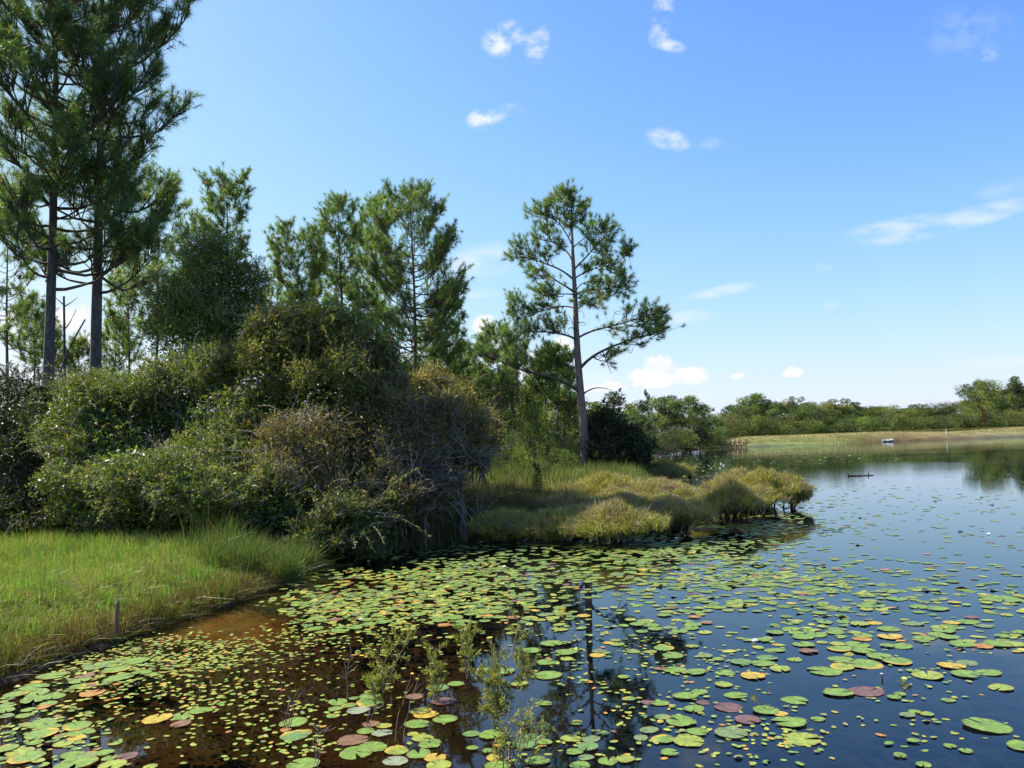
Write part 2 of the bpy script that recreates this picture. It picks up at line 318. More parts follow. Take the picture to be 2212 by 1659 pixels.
def build_terrain():
    xs = axis_(-14, 16, .22, -3000, 3000, 1.09); ys = axis_(3, 34, .22, -60, 3000, 1.06)
    X, Y = np.meshgrid(xs, ys); Z = height(X, Y); d = land_dist(X, Y)
    dh, dd, s = dam_h(X, Y)
    c = np.zeros(X.shape + (3,))
    soil = np.array([.075, .055, .03]); green = np.array([.05, .065, .02]); bed = np.array([.05, .03, .014]); deep = np.array([.008, .018, .045])  # deep bed tinted blue, standing in for sky reflected off the water
    w = smst(d, .2, 1.5)[..., None]; c[:] = soil * (1 - w) + green * w
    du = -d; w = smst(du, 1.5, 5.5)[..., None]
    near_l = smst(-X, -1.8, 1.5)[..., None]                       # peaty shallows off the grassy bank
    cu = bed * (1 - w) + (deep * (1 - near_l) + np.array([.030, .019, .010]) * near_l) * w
    sand = (smst(fbm(X, Y, 8, 1.3) + 1.1 * np.exp(-((X - (-4.6)) ** 2 / 1.6 + (Y - 11.6) ** 2 / 1.2)), .5, 1.1) * smst(-X, 1.5, 3.5) * smst(16 - Y, 0, 3))[..., None]
    cu = cu * (1 - sand) + np.array([.26, .155, .05]) * sand
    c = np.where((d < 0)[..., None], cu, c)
    dm = (smst(dd, -.5, .2) * smst(20 - dd, 0, 4) * smst(s, -4, 6))[..., None]
    n = fbm(X, Y, 5, .12)[..., None]
    tan = np.array([.20, .165, .07]); gr = np.array([.15, .17, .05]); w = np.clip(smst(dd, 2.0, 5.5)[..., None] * .9 + .25 * n, 0, 1)
    dc = gr * (1 - w) + tan * w; lip = smst(dd, 1.2, .1)[..., None]; dc = dc * (1 - .6 * lip) + np.array([.05, .045, .02]) * .6 * lip
    c = c * (1 - dm) + dc * dm
    ny, nx = X.shape; i = np.arange(ny * nx).reshape(ny, nx); a, b, e, f = i[:-1, :-1], i[:-1, 1:], i[1:, 1:], i[1:, :-1]
    t = np.concatenate([np.stack([a, b, e], -1).reshape(-1, 3), np.stack([a, e, f], -1).reshape(-1, 3)])
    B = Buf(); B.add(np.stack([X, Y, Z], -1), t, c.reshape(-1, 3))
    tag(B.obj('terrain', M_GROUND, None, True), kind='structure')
    B = Buf(); B.add([[-900, -60, 0], [1500, -60, 0], [1500, 1500, 0], [-900, 1500, 0]], [[0, 1, 2], [0, 2, 3]], (.1, .1, .1))
    tag(B.obj('water', M_WATER), kind='structure')
# ------------------------------------------------------------------ pines
BARK = (.115, .085, .065); BARK_GREY = (.105, .095, .082)
def resample(path, n):
    path = np.asarray(path, float); L = np.r_[0, np.cumsum(np.linalg.norm(np.diff(path, axis=0), axis=1))]; t = np.linspace(0, L[-1], n)
    # smooth (catmull-rom like) by linear + light smoothing
    q = np.stack([np.interp(t, L, path[:, i]) for i in range(3)], 1)
    for _ in range(2): q[1:-1] = (q[:-2] + 2 * q[1:-1] + q[2:]) / 4
    return q
class Wood:
    def __init__(s): s.by = {}
    def add(s, P, R): s.by.setdefault(len(P), []).append((P, R))
    def build(s, buf, col, k=5):
        for n, l in s.by.items(): tubes(buf, np.array([a for a, _ in l]), np.array([b for _, b in l]), col, k)
G_NEEDLE = [(.20, .265, .055), (.145, .215, .048), (.27, .315, .085), (.10, .155, .045)]
def gen_pine(rng, H, crown_base, prof, n_br=46, tw=1.0, up=.35, dens=1.0, sub=6, r0=.2, lean=(0, 0), wob=.12, droop=0.0, qmin=.32):
    """trunk path, wood, tuft centres and directions; PROF(t) gives the crown radius at height share t"""
    tz = np.linspace(0, 1, 14); tr = np.stack([lean[0] * tz + wob * np.sin(tz * 5 + rng.uniform(0, 6)), lean[1] * tz + wob * np.sin(tz * 4 + rng.uniform(0, 6)), H * tz], 1); tr[:, :2] -= tr[0, :2]
    tr_r = r0 * (1 - .93 * tz ** 1.15) * np.where(tz < .06, 1.25, 1)
    wd = Wood(); cen = []; drs = []
    for i in range(n_br):
        f = (i + rng.uniform(0, 1)) / n_br; h = crown_base + (1 - crown_base) * f ** .95 * .985
        az = i * 2.399 + rng.normal(0, .35); Lb = max(.25, prof(f) * rng.uniform(.55, 1.12))
        p0 = np.array([np.interp(h, tz, tr[:, j]) for j in range(3)])
        el = up * .6 + f * .62 + rng.normal(0, .16) - droop * (1 - f)
        hd = np.array([math.cos(az), math.sin(az), 0])
        s = np.linspace(0, 1, 7)[:, None]
        curve = hd * Lb * s * math.cos(el * .8) + np.array([0, 0, 1.]) * Lb * (math.sin(el) * s * .8 + .28 * s ** 2.2 - .10 * np.sin(s * PI))
        side = np.cross(hd, [0, 0, 1]); curve += side * rng.normal(0, .12) * Lb * s ** 2 + rng.normal(0, .02 * Lb, (7, 3)) * s
        P = p0 + curve; rb = max(.012, min(np.interp(h, tz, tr_r) * .55, .018 + .016 * Lb)); wd.add(P, rb * np.linspace(1, .3, 7))
        ns = max(3, int(sub * 1.25 * Lb ** .8 * rng.uniform(.7, 1.3)))
        for j in range(ns):
            q = rng.uniform(qmin, 1.0) ** .8; k = q * 6; a = int(min(k, 5)); pb = P[a] + (P[a + 1] - P[a]) * (k - a); tdir = nrm(P[a + 1] - P[a])
            sd = nrm(tdir * .8 + side * rng.choice([-1, 1]) * rng.uniform(.3, 1.0) + np.array([0, 0, rng.uniform(.05, .75)]))
            ls = (0.28 + .50 * Lb * (1.15 - q)) * rng.uniform(.6, 1.2); ss = np.linspace(0, 1, 4)[:, None]
            S = pb + sd * ls * ss + np.array([0, 0, .22 * ls]) * ss ** 2; wd.add(S, rb * .45 * np.linspace(1, .4, 4))
            nt_ = max(1, int((1.4 + 2.1 * ls) * dens))
            for m in range(nt_):
                g = rng.uniform(.45, 1.0); e = pb + sd * ls * g + np.array([0, 0, .22 * ls * g * g]); td = nrm(sd + rng.normal(0, .75, 3) + np.array([0, 0, .45])); lt = rng.uniform(.18, .62) * tw
                t2 = np.array([e, e + td * lt * .5, e + td * lt + np.array([0, 0, .05 * lt])]); wd.add(t2, np.array([.009, .007, .005])); cen.append(t2[-1]); drs.append(td)
            cen.append(S[-1]); drs.append(nrm(sd + [0, 0, .4]))
        cen.append(P[-1]); drs.append(nrm(P[-1] - P[-2] + [0, 0, .2]))
    for _ in range(4): cen.append(tr[-1] + rng.normal(0, .15, 3)); drs.append(nrm(np.array([0, 0, 1.]) + rng.normal(0, .3, 3)))
    return tr, tr_r, wd, np.array(cen), np.array(drs)
def make_pine(label, base, gen, rng, N=26, L=.26, w=.014, bark=BARK, cols=G_NEEDLE, cw=(4, 3, 2, 1.6), brown=.015, group=None, name='pine_tree', k=7, cat='pine tree', spread=1.15):
    tr, trr, wd, cen, drs = gen; t = thing(name, base, label, cat, group)
    B = Buf(); tubes(B, resample(tr, 24), np.interp(np.linspace(0, 1, 24), np.linspace(0, 1, len(trr)), trr), bark, max(k, 7)); wd.build(B, np.array(bark) * np.array([.85, .85, .85]), 4 if k < 8 else 5)
    B.obj('trunk', M_BARK, t, True)
    C = Buf(); cc = pick(rng, cols, cw, len(cen), .18, .06); b = rng.random(len(cen)) < brown; cc[b] = np.array([.24, .12, .045])
    needles(C, cen, drs, rng, int(N * 1.55), L * 1.1, w * 1.12, cc, spread); C.obj('crown', M_NEEDLE, t)
    return t
def pine_at(label, px, top, Y, base_z, r_px, crown_px, seed, prof='round', n_br=40, r0=None, shift=0, **kw):
    """a pine whose trunk stands at px, its top at row TOP and the crown from row CROWN_PX up, all at distance Y"""
    rng = np.random.default_rng(seed); b = at(px, 1000, Y); tp = at(px + shift, top, Y); base = np.array([b[0], Y, base_z]); base[0] = at(px, CY + 150, Y)[0]
    H = tp[2] - base_z; cb = max(.1, (at(px, crown_px, Y)[2] - base_z) / H); Rm = r_px / F * Y
    prf = {'round': lambda f: Rm * (1 - f ** 2.6) ** .6 * (.55 + .45 * min(1, f * 3 + .35)), 'cone': lambda f: Rm * (1 - f) ** .75 * (.6 + .4 * min(1, f * 5)) + .12, 'flat': lambda f: Rm * (.45 + .65 * f) * (1 - f ** 6) ** .5,
           'egg': lambda f: Rm * math.sin(PI * min(1, .12 + f * .86)) ** .7}[prof]
    gk = {x: kw.pop(x) for x in ('tw', 'up', 'dens', 'sub', 'wob', 'droop') if x in kw}
    g = gen_pine(rng, H, cb, prf, n_br=n_br, r0=r0 or H * .0105, lean=(tp[0] - base[0], 0), **gk)
    return make_pine(label, base, g, rng, **kw)
# ------------------------------------------------------------------ the tall lone pine, limb by limb
def lone_pine():
    rng = np.random.default_rng(11); Y = 43.0
    Z5 = lambda x, y: (1032.3 + x * .26667, 368.7 + y * .26667)
    Z4 = lambda x, y: (958.5 + x * .2333, 626.7 + y * .2333)
    base = at(1263, 1040, Y); base[2] = .10; base[0] = at(1263, 1005, Y)[0]
    loc = base.copy(); T = thing('pine_tree', loc, 'tall lone pine with long bare lower limbs on the marshy point', 'pine tree')
    tp = [(1263, 1005), (1262, 950), (1259, 900), (1254, 850), (1250, 800), (1247, 750), (1244, 700), (1243, 650), (1240, 600), (1238, 560), (1236, 520), (1235, 480), (1234, 445), (1236, 418)]
    tw_ = [11.5, 10, 8.8, 8.6, 7.8, 7.0, 6.4, 5.6, 4.8, 4, 3, 2.2, 1.4, .6]
    P = [base - loc] + [at(*p, Y) - loc for p in tp]; Rr = [12.5 / F * Y] + [a / F * Y * .98 for a in tw_]
    P = np.array(P); Lc = np.r_[0, np.cumsum(np.linalg.norm(np.diff(P, axis=0), axis=1))]; Q = resample(P, 40); B = Buf(); rr = np.interp(np.linspace(0, Lc[-1], 40), Lc, Rr)
    rr = rr * (1 + rng.normal(0, .035, 40)); tubes(B, Q, rr, (.23, .165, .13), 12); B.obj('trunk', M_BARK, T, True)
    limbs = [  # zoom frame, path, start radius px, depth at the end (m), clumps
        (Z5, [(838, 1590), (860, 1555), (930, 1500), (1020, 1450), (1150, 1400), (1260, 1360), (1400, 1320), (1500, 1290)], 3.4, -1.2, [(1050, 1480), (1110, 1470), (1165, 1450), (1200, 1385), (1330, 1335), (1340, 1385), (1440, 1300), (1520, 1280), (1500, 1250), (1380, 1290), (1290, 1300), (1480, 1300), (1090, 1500), (1250, 1330), (1410, 1270), (1060, 1520)]),
        (Z5, [(818, 1350), (840, 1332), (900, 1300), (1040, 1270), (1150, 1240), (1260, 1210), (1400, 1170), (1480, 1130)], 2.6, .9, [(1030, 1240), (1080, 1240), (1130, 1262), (1200, 1240), (1210, 1090), (1270, 1080), (1340, 1080), (1440, 1080), (1490, 1100), (1440, 1150), (1490, 1180), (1400, 1230), (1450, 1230), (1530, 1220), (1380, 1180), (1300, 1250), (1500, 1210), (1250, 1100), (1380, 1120), (1320, 1150), (1420, 1200), (1470, 1240), (1410, 1110), (1350, 1240), (1440, 1190), (1500, 1150)]),
        (Z5, [(808, 1385), (785, 1350), (740, 1338), (640, 1315), (540, 1305), (440, 1300), (380, 1300)], 2.6, -.8, [(650, 1230), (600, 1210), (540, 1200), (640, 1260), (560, 1250), (480, 1260), (420, 1250), (400, 1290), (380, 1240), (520, 1270), (600, 1260), (450, 1280), (350, 1280), (660, 1200), (580, 1190)]),
        (Z5, [(785, 1115), (770, 1105), (700, 1095), (620, 1100), (560, 1130), (460, 1150), (400, 1160)], 1.9, 1.0, [(500, 1060), (530, 1080), (620, 1095), (450, 1100), (400, 1120), (640, 1135), (470, 1130), (560, 1070), (380, 1180)]),
        (Z4, [(1275, 960), (1245, 935), (1160, 870), (1080, 822), (960, 790), (800, 762), (700, 735), (600, 690), (480, 630), (350, 588)], 3.2, -1.5, [(400, 560), (340, 560), (500, 590), (450, 580), (560, 620), (620, 650), (350, 540), (430, 530), (520, 560), (680, 690), (640, 600), (300, 560)]),
        (Z4, [(1262, 790), (1240, 755), (1210, 725), (1165, 695), (1080, 680), (980, 690), (880, 700)], 1.8, 2.0, [(850, 640), (900, 580), (950, 530), (1000, 640), (1050, 600), (1100, 620), (1170, 585), (1185, 620), (1100, 700), (900, 690), (950, 715), (830, 650), (962, 505), (1010, 560), (880, 620), (930, 600), (980, 580), (1060, 640), (1140, 640), (1020, 700), (1150, 700), (820, 690), (1080, 660), (960, 650), (1010, 600), (1120, 580)]),
        (Z4, [(1288, 965), (1310, 945), (1360, 918), (1420, 901), (1500, 910), (1550, 922)], 1.9, -.6, []),
        (Z5, [(778, 985), (760, 965), (700, 930), (600, 870), (540, 820), (500, 760), (470, 740)], 2.3, -1.0, [(440, 790), (480, 800), (430, 840), (520, 800), (400, 760), (560, 870), (460, 860)]),
        (Z5, [(772, 880), (750, 855), (690, 810), (600, 770), (520, 745), (450, 720), (370, 690), (300, 700)], 2.5, .8, [(300, 560), (340, 570), (400, 590), (460, 640), (300, 650), (350, 650), (400, 670), (540, 670), (270, 700), (540, 610), (490, 600), (330, 600), (500, 650), (440, 680), (260, 660), (560, 640), (360, 700)]),
        (Z5, [(782, 1010), (765, 1000), (720, 998), (660, 1000), (580, 1010)], 1.8, -1.4, [(540, 930), (480, 960), (560, 980), (610, 1010), (640, 960), (600, 955), (520, 1000), (500, 920), (560, 900), (460, 940)]),
        (Z5, [(760, 720), (745, 680), (700, 630), (600, 570), (480, 555), (425, 505)], 1.9, 1.2, [(430, 500), (500, 520), (560, 440), (560, 480), (620, 560), (660, 600), (450, 540), (640, 540), (690, 570), (520, 460), (600, 510), (640, 620)]),
        (Z5, [(757, 590), (740, 550), (700, 480), (640, 400), (540, 360), (470, 350)], 1.6, -.9, [(500, 270), (540, 270), (430, 350), (640, 340), (570, 300), (470, 330), (560, 430), (610, 370), (500, 310), (600, 280), (540, 330), (450, 310), (580, 240)]),
        (Z5, [(756, 520), (745, 430), (745, 330), (740, 240), (745, 170)], 1.2, 0, [(750, 150), (740, 190), (630, 180), (800, 160), (700, 180), (860, 250), (880, 300), (830, 270), (870, 350), (720, 380), (760, 330), (800, 370), (740, 430), (850, 380), (650, 280), (700, 260), (680, 150), (620, 210), (790, 210), (820, 320), (690, 330), (760, 270), (900, 270), (650, 190), (720, 140), (660, 240), (610, 250), (780, 410), (690, 420)]),
        (Z5, [(760, 640), (790, 600), (860, 550), (960, 470), (1040, 420)], 1.5, 1.1, [(1000, 420), (1060, 390), (1100, 400), (1110, 450), (1120, 500), (1010, 480), (910, 420), (940, 420), (960, 500), (1080, 560), (1040, 580), (900, 440), (1040, 440), (1080, 480), (870, 420), (1000, 390)]),
        (Z5, [(772, 810), (800, 775), (850, 730), (930, 640), (1000, 570), (1060, 520)], 2.2, -1.1, [(930, 560), (960, 590), (900, 540), (1000, 640), (1040, 540), (980, 560), (880, 570), (1040, 620)]),
        (Z5, [(775, 880), (800, 860), (850, 830), (930, 800), (1000, 770), (1060, 735)], 2.0, .5, [(960, 740), (1010, 720), (1060, 700), (1110, 740), (1160, 760), (1180, 800), (1060, 780), (1000, 800), (880, 790), (900, 800), (1150, 820), (1030, 680), (1110, 780), (960, 700), (1090, 720), (890, 750)]),
        (Z5, [(1060, 735), (1130, 722), (1200, 695), (1240, 650)], 1.0, .9, [(1180, 600), (1220, 610), (1250, 630), (1210, 650), (1180, 640), (1230, 680), (1160, 670), (1200, 590)]),
        (Z5, [(782, 1000), (800, 960), (830, 920), (900, 890), (980, 880)], 1.7, 1.4, [(960, 890), (1020, 900), (1080, 910), (1000, 930), (1040, 940), (930, 870), (1000, 870), (1050, 880)]),
        (Z5, [(783, 1020), (800, 995), (850, 967), (950, 963), (1050, 955), (1150, 940), (1220, 928)], 1.9, -.8, [(1190, 890), (1220, 920), (1230, 940), (1180, 870), (1120, 900), (1130, 970), (1150, 990), (1200, 850), (1170, 920), (1160, 830), (1080, 980)]),
        (Z5, [(784, 1045), (800, 1030), (850, 1030), (920, 1040), (1000, 1020)], 1.3, -1.5, [(840, 1050), (910, 1050), (960, 1020), (1040, 1020), (910, 1090), (860, 960), (900, 960), (880, 1010), (990, 1040), (1020, 990), (950, 1060)]),
    ]
    cen = []; drs = []; tw = Wood()
    for Zf, path, r, dz, clumps in limbs:
        n = len(path); pts = np.array([at(*Zf(*p), Y + dz * (i / (n - 1)) ** .8) - loc for i, p in enumerate(path)]); q = resample(pts, 12)
        B = Buf(); tubes(B, q, r / F * Y * np.linspace(1, .3, 12), (.125, .088, .068), 6)
        limb = B.obj('limb', M_BARK, T, True)
        for c in clumps:
            e = at(*Zf(*c), Y + dz * rng.uniform(.5, 1.1) + rng.normal(0, .45)) - loc; dd = np.linalg.norm(q - e, axis=1); j = int(np.argmin(dd)); j = max(2, j - 2); a = q[j]
            s = np.linspace(0, 1, 5)[:, None]; lift = np.array([0, 0, -1.]) * np.linalg.norm(e - a) * .12
            path2 = a + (e - a) * s + lift * np.sin(s * PI) + rng.normal(0, .05, (5, 3)) * np.sin(s * PI); tw.add(path2, np.linspace(.028, .010, 5))
            cen.append(e); drs.append(nrm(e - path2[-2] + np.array([0, 0, .25])))
            for _ in range(5):
                o = rng.normal(0, .26, 3) + np.array([0, 0, .03]); b2 = path2[rng.integers(2, 4)]; t2 = np.linspace(0, 1, 3)[:, None]; ee = e + o
                tw.add(b2 + (ee - b2) * t2 + np.array([0, 0, -.04]) * np.sin(t2 * PI), np.array([.011, .008, .006])); cen.append(ee); drs.append(nrm(ee - b2 + np.array([0, 0, .2])))
    # bare curled twigs hanging under the long limbs, and dead snags on the trunk
    for (x, y) in [(1130, 1130), (1150, 1190), (700, 1220), (720, 1260), (740, 1290), (850, 1200), (710, 1380), (1230, 1450), (1270, 1440), (1220, 1410), (1340, 1380), (690, 1180), (830, 1170), (1120, 1320), (1080, 1320)]:
        a = at(*Z5(x, y), Y) - loc; h = rng.uniform(0, 2 * PI); s = np.linspace(0, 1.3 * PI, 7)[:, None]; rad = rng.uniform(.15, .4)
        tw.add(a + rad * (np.cos(s + h) * np.array([1., .3, 0]) + np.sin(s + h) * np.array([0, 0, 1.])), np.linspace(.014, .006, 7))
    for pth in ([(1010, 1465), (1040, 1530), (1060, 1600), (1085, 1645)], [(800, 1300), (770, 1230), (742, 1175)], [(800, 1290), (740, 1260), (720, 1320), (740, 1340)], [(815, 1230), (850, 1225), (875, 1243)]):
        tw.add(resample([at(*Z5(*p), Y - .3) - loc for p in pth], 8), np.linspace(.03, .010, 8))
    B = Buf(); tw.build(B, (.10, .07, .055), 4); B.obj('twigs', M_BARK, T, True)
    C = Buf(); cen = np.array(cen); cc = pick(rng, G_NEEDLE, (4, 3, 2, 2.2), len(cen), .18, .06); br = rng.random(len(cen)) < .02; cc[br] = (.30, .14, .07)
    needles(C, cen, np.array(drs), rng, 60, .31, .0155, cc, .95); C.obj('crown', M_NEEDLE, T)
# ------------------------------------------------------------------ broadleaf bushes
def bush(label, lobes, seed, n_spray, cols, cw, leaf=(.062, .026), per=14, twig_col=(.29, .25, .21), twigs=60, name='bush', fill=.35, group=None, cat='bush', fine=False, m=None, base_z=.3, stems=7, sway=.55, surf=.42, out=.5, shoots=110):
    rng = np.random.default_rng(seed)
    L = [(at(px, py, Y), np.array([rx / F * Y, rz if rz else rx / F * Y * .8, ry / F * Y])) for (px, py, Y, rx, ry, rz) in lobes]
    ctr = np.mean([c for c, _ in L], 0); loc = np.array([ctr[0], ctr[1], base_z]); T = thing(name, loc, label, cat, group)
    vol = np.array([r[0] * r[1] + r[0] * r[2] + r[1] * r[2] for _, r in L]); ids = rng.choice(len(L), n_spray, p=vol / vol.sum())
    u = nrm(rng.normal(0, 1, (n_spray, 3))); rad = rng.uniform(0, 1, n_spray) ** surf
    lump = 1 + .22 * fbm(u[:, 0] * 3 + ids * 7, u[:, 2] * 3 + u[:, 1] * 3, seed, 1.2, 3)
    C0 = np.array([c for c, _ in L])[ids]; R0 = np.array([r for _, r in L])[ids]; NK = 15; ku = nrm(rng.normal(0, 1, (len(L), NK, 3))); kk = rng.integers(0, NK, n_spray); kc = ku[ids, kk] * rng.uniform(.45, .95, (len(L), NK))[ids, kk][:, None]
    p = C0 + (kc + u * .40 * (rad * lump)[:, None]) * R0; keep = p[:, 2] > base_z - .15; p = p[keep]; u = u[keep]; n = len(p)
    od = nrm((kc[keep] * .6 + u * .6) * out + rng.normal(0, .55, (n, 3)) + np.array([0, 0, .35]))
    ln = rng.uniform(.15, .42, n) * (leaf[0] / .062) ** .5
    W = Buf(); s = np.linspace(0, 1, 3)[None, :, None]; tp = p[:, None] + od[:, None] * ln[:, None, None] * (s - .5)
    sel = rng.random(n) < .5; tubes(W, tp[sel] - loc, np.broadcast_to(np.array([.006, .005, .003]), (sel.sum(), 3)), jit(rng, twig_col, sel.sum(), .25), 3)
    # stems from the ground into the lobes and bare grey twigs
    for i in range(stems):
        c, r = L[rng.integers(len(L))]; e = c + rng.normal(0, .45, 3) * r; b = np.array([ctr[0] + rng.normal(0, .6), ctr[1] + rng.normal(0, .4), base_z - .1]); b[0] = b[0] * (1 - sway) + c[0] * sway
        q = resample([b, b * .6 + e * .4 + [0, 0, .5], e], 8); q[1:-1] += rng.normal(0, .06, (6, 3)); tubes(W, q - loc, np.linspace(.045, .012, 8), np.array(twig_col) * .5, 5)
    for i in range(twigs):
        j = rng.integers(n); a = p[j]; dn = nrm(od[j] + rng.normal(0, .5, 3)); ll = rng.uniform(.35, 1.1)
        q = a + dn * ll * np.linspace(-.4, .6, 6)[:, None] + np.cumsum(rng.normal(0, .03, (6, 3)), 0); tubes(W, q - loc, np.linspace(.011, .003, 6), jit(rng, twig_col, 1, .2)[0], 4)
        for _ in range(3):
            k = rng.integers(1, 5); e = q[k] + nrm(dn + rng.normal(0, .7, 3)) * ll * .35; tubes(W, np.array([q[k], (q[k] + e) / 2 + rng.normal(0, .02, 3), e]) - loc, np.array([.006, .004, .003]), jit(rng, twig_col, 1, .2)[0], 3)
    W2 = W; kcc = nrm(kc[keep] + u * .3); B = Buf(); cs = pick(rng, cols, cw, n, .22, .08)
    k = rng.uniform(-.5, .6, (n, per)); pos = p[:, None] + od[:, None] * (ln[:, None] * k)[..., None] + rng.normal(0, .012, (n, per, 3))
    ax = nrm(od[:, None] * .8 + rng.normal(0, .75, (n, per, 3))); nn = n * per; pos = pos.reshape(-1, 3); ax = ax.reshape(-1, 3)
    cl = np.repeat(cs, per, 0) * rng.uniform(.7, 1.3, (nn, 1)); od2 = rng.random(nn) < .05; cl[od2] = pick(rng, cols, cw, od2.sum(), .2, .1)
    leaves(B, pos - loc, ax, leaf[0] * np.repeat(rng.uniform(.7, 1.4, n), per) * rng.uniform(.6, 1.25, nn), leaf[1] * rng.uniform(.7, 1.2, nn), np.clip(cl, .003, 1), rng)
    # arching shoots that break the outline
    for i in range(shoots):
        j = rng.integers(n); sd = nrm(kcc[j] * np.array([1, 1, .6]) + rng.normal(0, .45, 3) + np.array([0, 0, .25])); ll = rng.uniform(.5, 1.25) * (leaf[0] / .062) ** .3; s_ = np.linspace(0, 1, 7)[:, None]
        q = p[j] + sd * ll * s_ + np.array([0, 0, 1.]) * ll * (.30 * s_ - .45 * s_ ** 2) + np.cumsum(rng.normal(0, .014, (7, 3)), 0); tubes(W2, q - loc, np.linspace(.010, .003, 7), jit(rng, twig_col, 1, .2)[0], 4)
        m_ = int(ll * rng.uniform(16, 46)); f = rng.uniform(.15, 1, m_) * 6; k_ = f.astype(int).clip(0, 5); pp = q[k_] + (q[k_ + 1] - q[k_]) * (f - k_)[:, None]; sc = rng.uniform(.8, 1.3)
        leaves(B, pp - loc, nrm(sd * .6 + rng.normal(0, .7, (m_, 3))), leaf[0] * sc * rng.uniform(.7, 1.35, m_), leaf[1] * sc * rng.uniform(.8, 1.2, m_), np.clip(pick(rng, cols, cw, 1, .15, .06) * rng.uniform(.75, 1.35, (m_, 1)), .003, 1), rng)
    # leaves deeper inside
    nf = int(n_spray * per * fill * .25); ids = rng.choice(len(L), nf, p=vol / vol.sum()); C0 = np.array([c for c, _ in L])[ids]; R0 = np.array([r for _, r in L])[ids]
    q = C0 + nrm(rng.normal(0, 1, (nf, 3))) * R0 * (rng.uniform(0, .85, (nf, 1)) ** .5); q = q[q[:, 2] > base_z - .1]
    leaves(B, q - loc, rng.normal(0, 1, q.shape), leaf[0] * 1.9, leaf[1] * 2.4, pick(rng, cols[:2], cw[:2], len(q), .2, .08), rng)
    W.obj('stems', M_TWIG, T); B.obj('foliage', m or M_LEAF, T)
    return T
# ------------------------------------------------------------------ far trees and shrubs (a few tens of pixels each)
def far_tree_mesh(seed, kind, cols, cw):
    """unit tree: height 1, crown radius about .25-.4; returns trunk and crown meshes"""
    rng = np.random.default_rng(seed); B = Buf(); C = Buf()
    if kind == 'pine':
        lobes = [(rng.normal(0, .115), rng.normal(0, .115), rng.uniform(.36, .95), rng.uniform(.08, .16), rng.uniform(.05, .09)) for _ in range(24)]
        lobes += [(rng.normal(0, .02), rng.normal(0, .02), .95, .08, .05)]; nleaf = 190; sz = .030
    elif kind == 'oak':
        lobes = [(rng.normal(0, .18), rng.normal(0, .18), rng.uniform(.1, .9), rng.uniform(.12, .22), rng.uniform(.08, .13)) for _ in range(28)]; nleaf = 240; sz = .030
    elif kind == 'shrub':
        lobes = [(rng.normal(0, .32), rng.normal(0, .3), rng.uniform(.05, .82), rng.uniform(.22, .34), rng.uniform(.14, .22)) for _ in range(18)]; nleaf = 260; sz = .045
    else:   # cone
        lobes = [(rng.normal(0, .03), rng.normal(0, .03), h, .02 + .23 * (1 - h) ** .9, .06) for h in np.linspace(.12, .98, 15)]; nleaf = 170; sz = .028
    tubes(B, np.array([[0, 0, -.05], [.005, 0, .3], [-.004, .006, .6], [0, 0, .93]]), np.array([.016, .013, .009, .003]) * (1 if kind != 'shrub' else 1.5), (.16, .135, .11), 6)
    for (x, y, z, r, rz) in lobes:
        b = np.array([0, 0, max(.05, z - .12)]); e = np.array([x, y, z]); tubes(B, np.array([b, (b + e) / 2 + [0, 0, -.01], e]), np.array([.006, .004, .002]), (.13, .11, .09), 4)
        n = nleaf; u = nrm(rng.normal(0, 1, (n, 3))); q = e + u * np.array([r, r, rz]) * rng.uniform(.15, 1, (n, 1)) ** .5
        base = pick(rng, cols, cw, 1, .15, .05)[0]
        leaves(C, q, nrm(u + rng.normal(0, .9, (n, 3))), sz * rng.uniform(.5, 1.3, n), sz * .55 * rng.uniform(.6, 1.3, n), np.clip(base * rng.uniform(.65, 1.35, (n, 1)), 0, 1), rng)
    return B.data('trunk', M_BARK, True), C.data('crown', M_FAR)
G_FAR = [(.13, .175, .04), (.09, .14, .038), (.17, .20, .05), (.07, .10, .035)]
G_DARK = [(.055, .08, .026), (.042, .062, .022), (.075, .095, .03), (.06, .08, .026)]
G_OLV = [(.17, .18, .05), (.13, .15, .04), (.20, .18, .055), (.10, .12, .04)]
G_YEL = [(.18, .22, .04), (.14, .20, .04), (.22, .23, .055), (.11, .16, .04)]
G_BRN = [(.17, .085, .035), (.13, .075, .03), (.20, .11, .04), (.12, .09, .03)]
FARM = {}
def far_mesh(kind, cset, var):
    k = (kind, cset, var)
    if k not in FARM: FARM[k] = far_tree_mesh(100 + var * 7 + len(kind), kind, {'far': G_FAR, 'dark': G_DARK, 'olive': G_OLV, 'yellow': G_YEL, 'brown': G_BRN}[cset], (3, 3, 2, 2))
    return FARM[k]
def far_tree(label, px, top, Y, r_px, base_z, kind, cset, var, name, cat, group, rot=None):
    x = at(px, CY + 120, Y)[0]; H = at(px, top, Y)[2] - base_z; t = thing(name, (x, Y, base_z), label, cat, group)
    tm, cm = far_mesh(kind, cset, var); wd = r_px / F * Y / {'pine': .26, 'oak': .36, 'shrub': .6, 'cone': .24}[kind]
    for n, me in (('trunk', tm), ('crown', cm)):
        o = link(n, me, t)
    t.scale = (wd, wd, H); t.rotation_euler.z = rot if rot is not None else (px * 1.7) % 6.28
    return t
ORD = ['first', 'second', 'third', 'fourth', 'fifth', 'sixth', 'seventh', 'eighth', 'ninth', 'tenth', 'eleventh', 'twelfth', 'thirteenth', 'fourteenth', 'fifteenth', 'sixteenth', 'seventeenth', 'eighteenth', 'nineteenth', 'twentieth',
       'twenty-first', 'twenty-second', 'twenty-third', 'twenty-fourth', 'twenty-fifth', 'twenty-sixth', 'twenty-seventh', 'twenty-eighth', 'twenty-ninth', 'thirtieth']
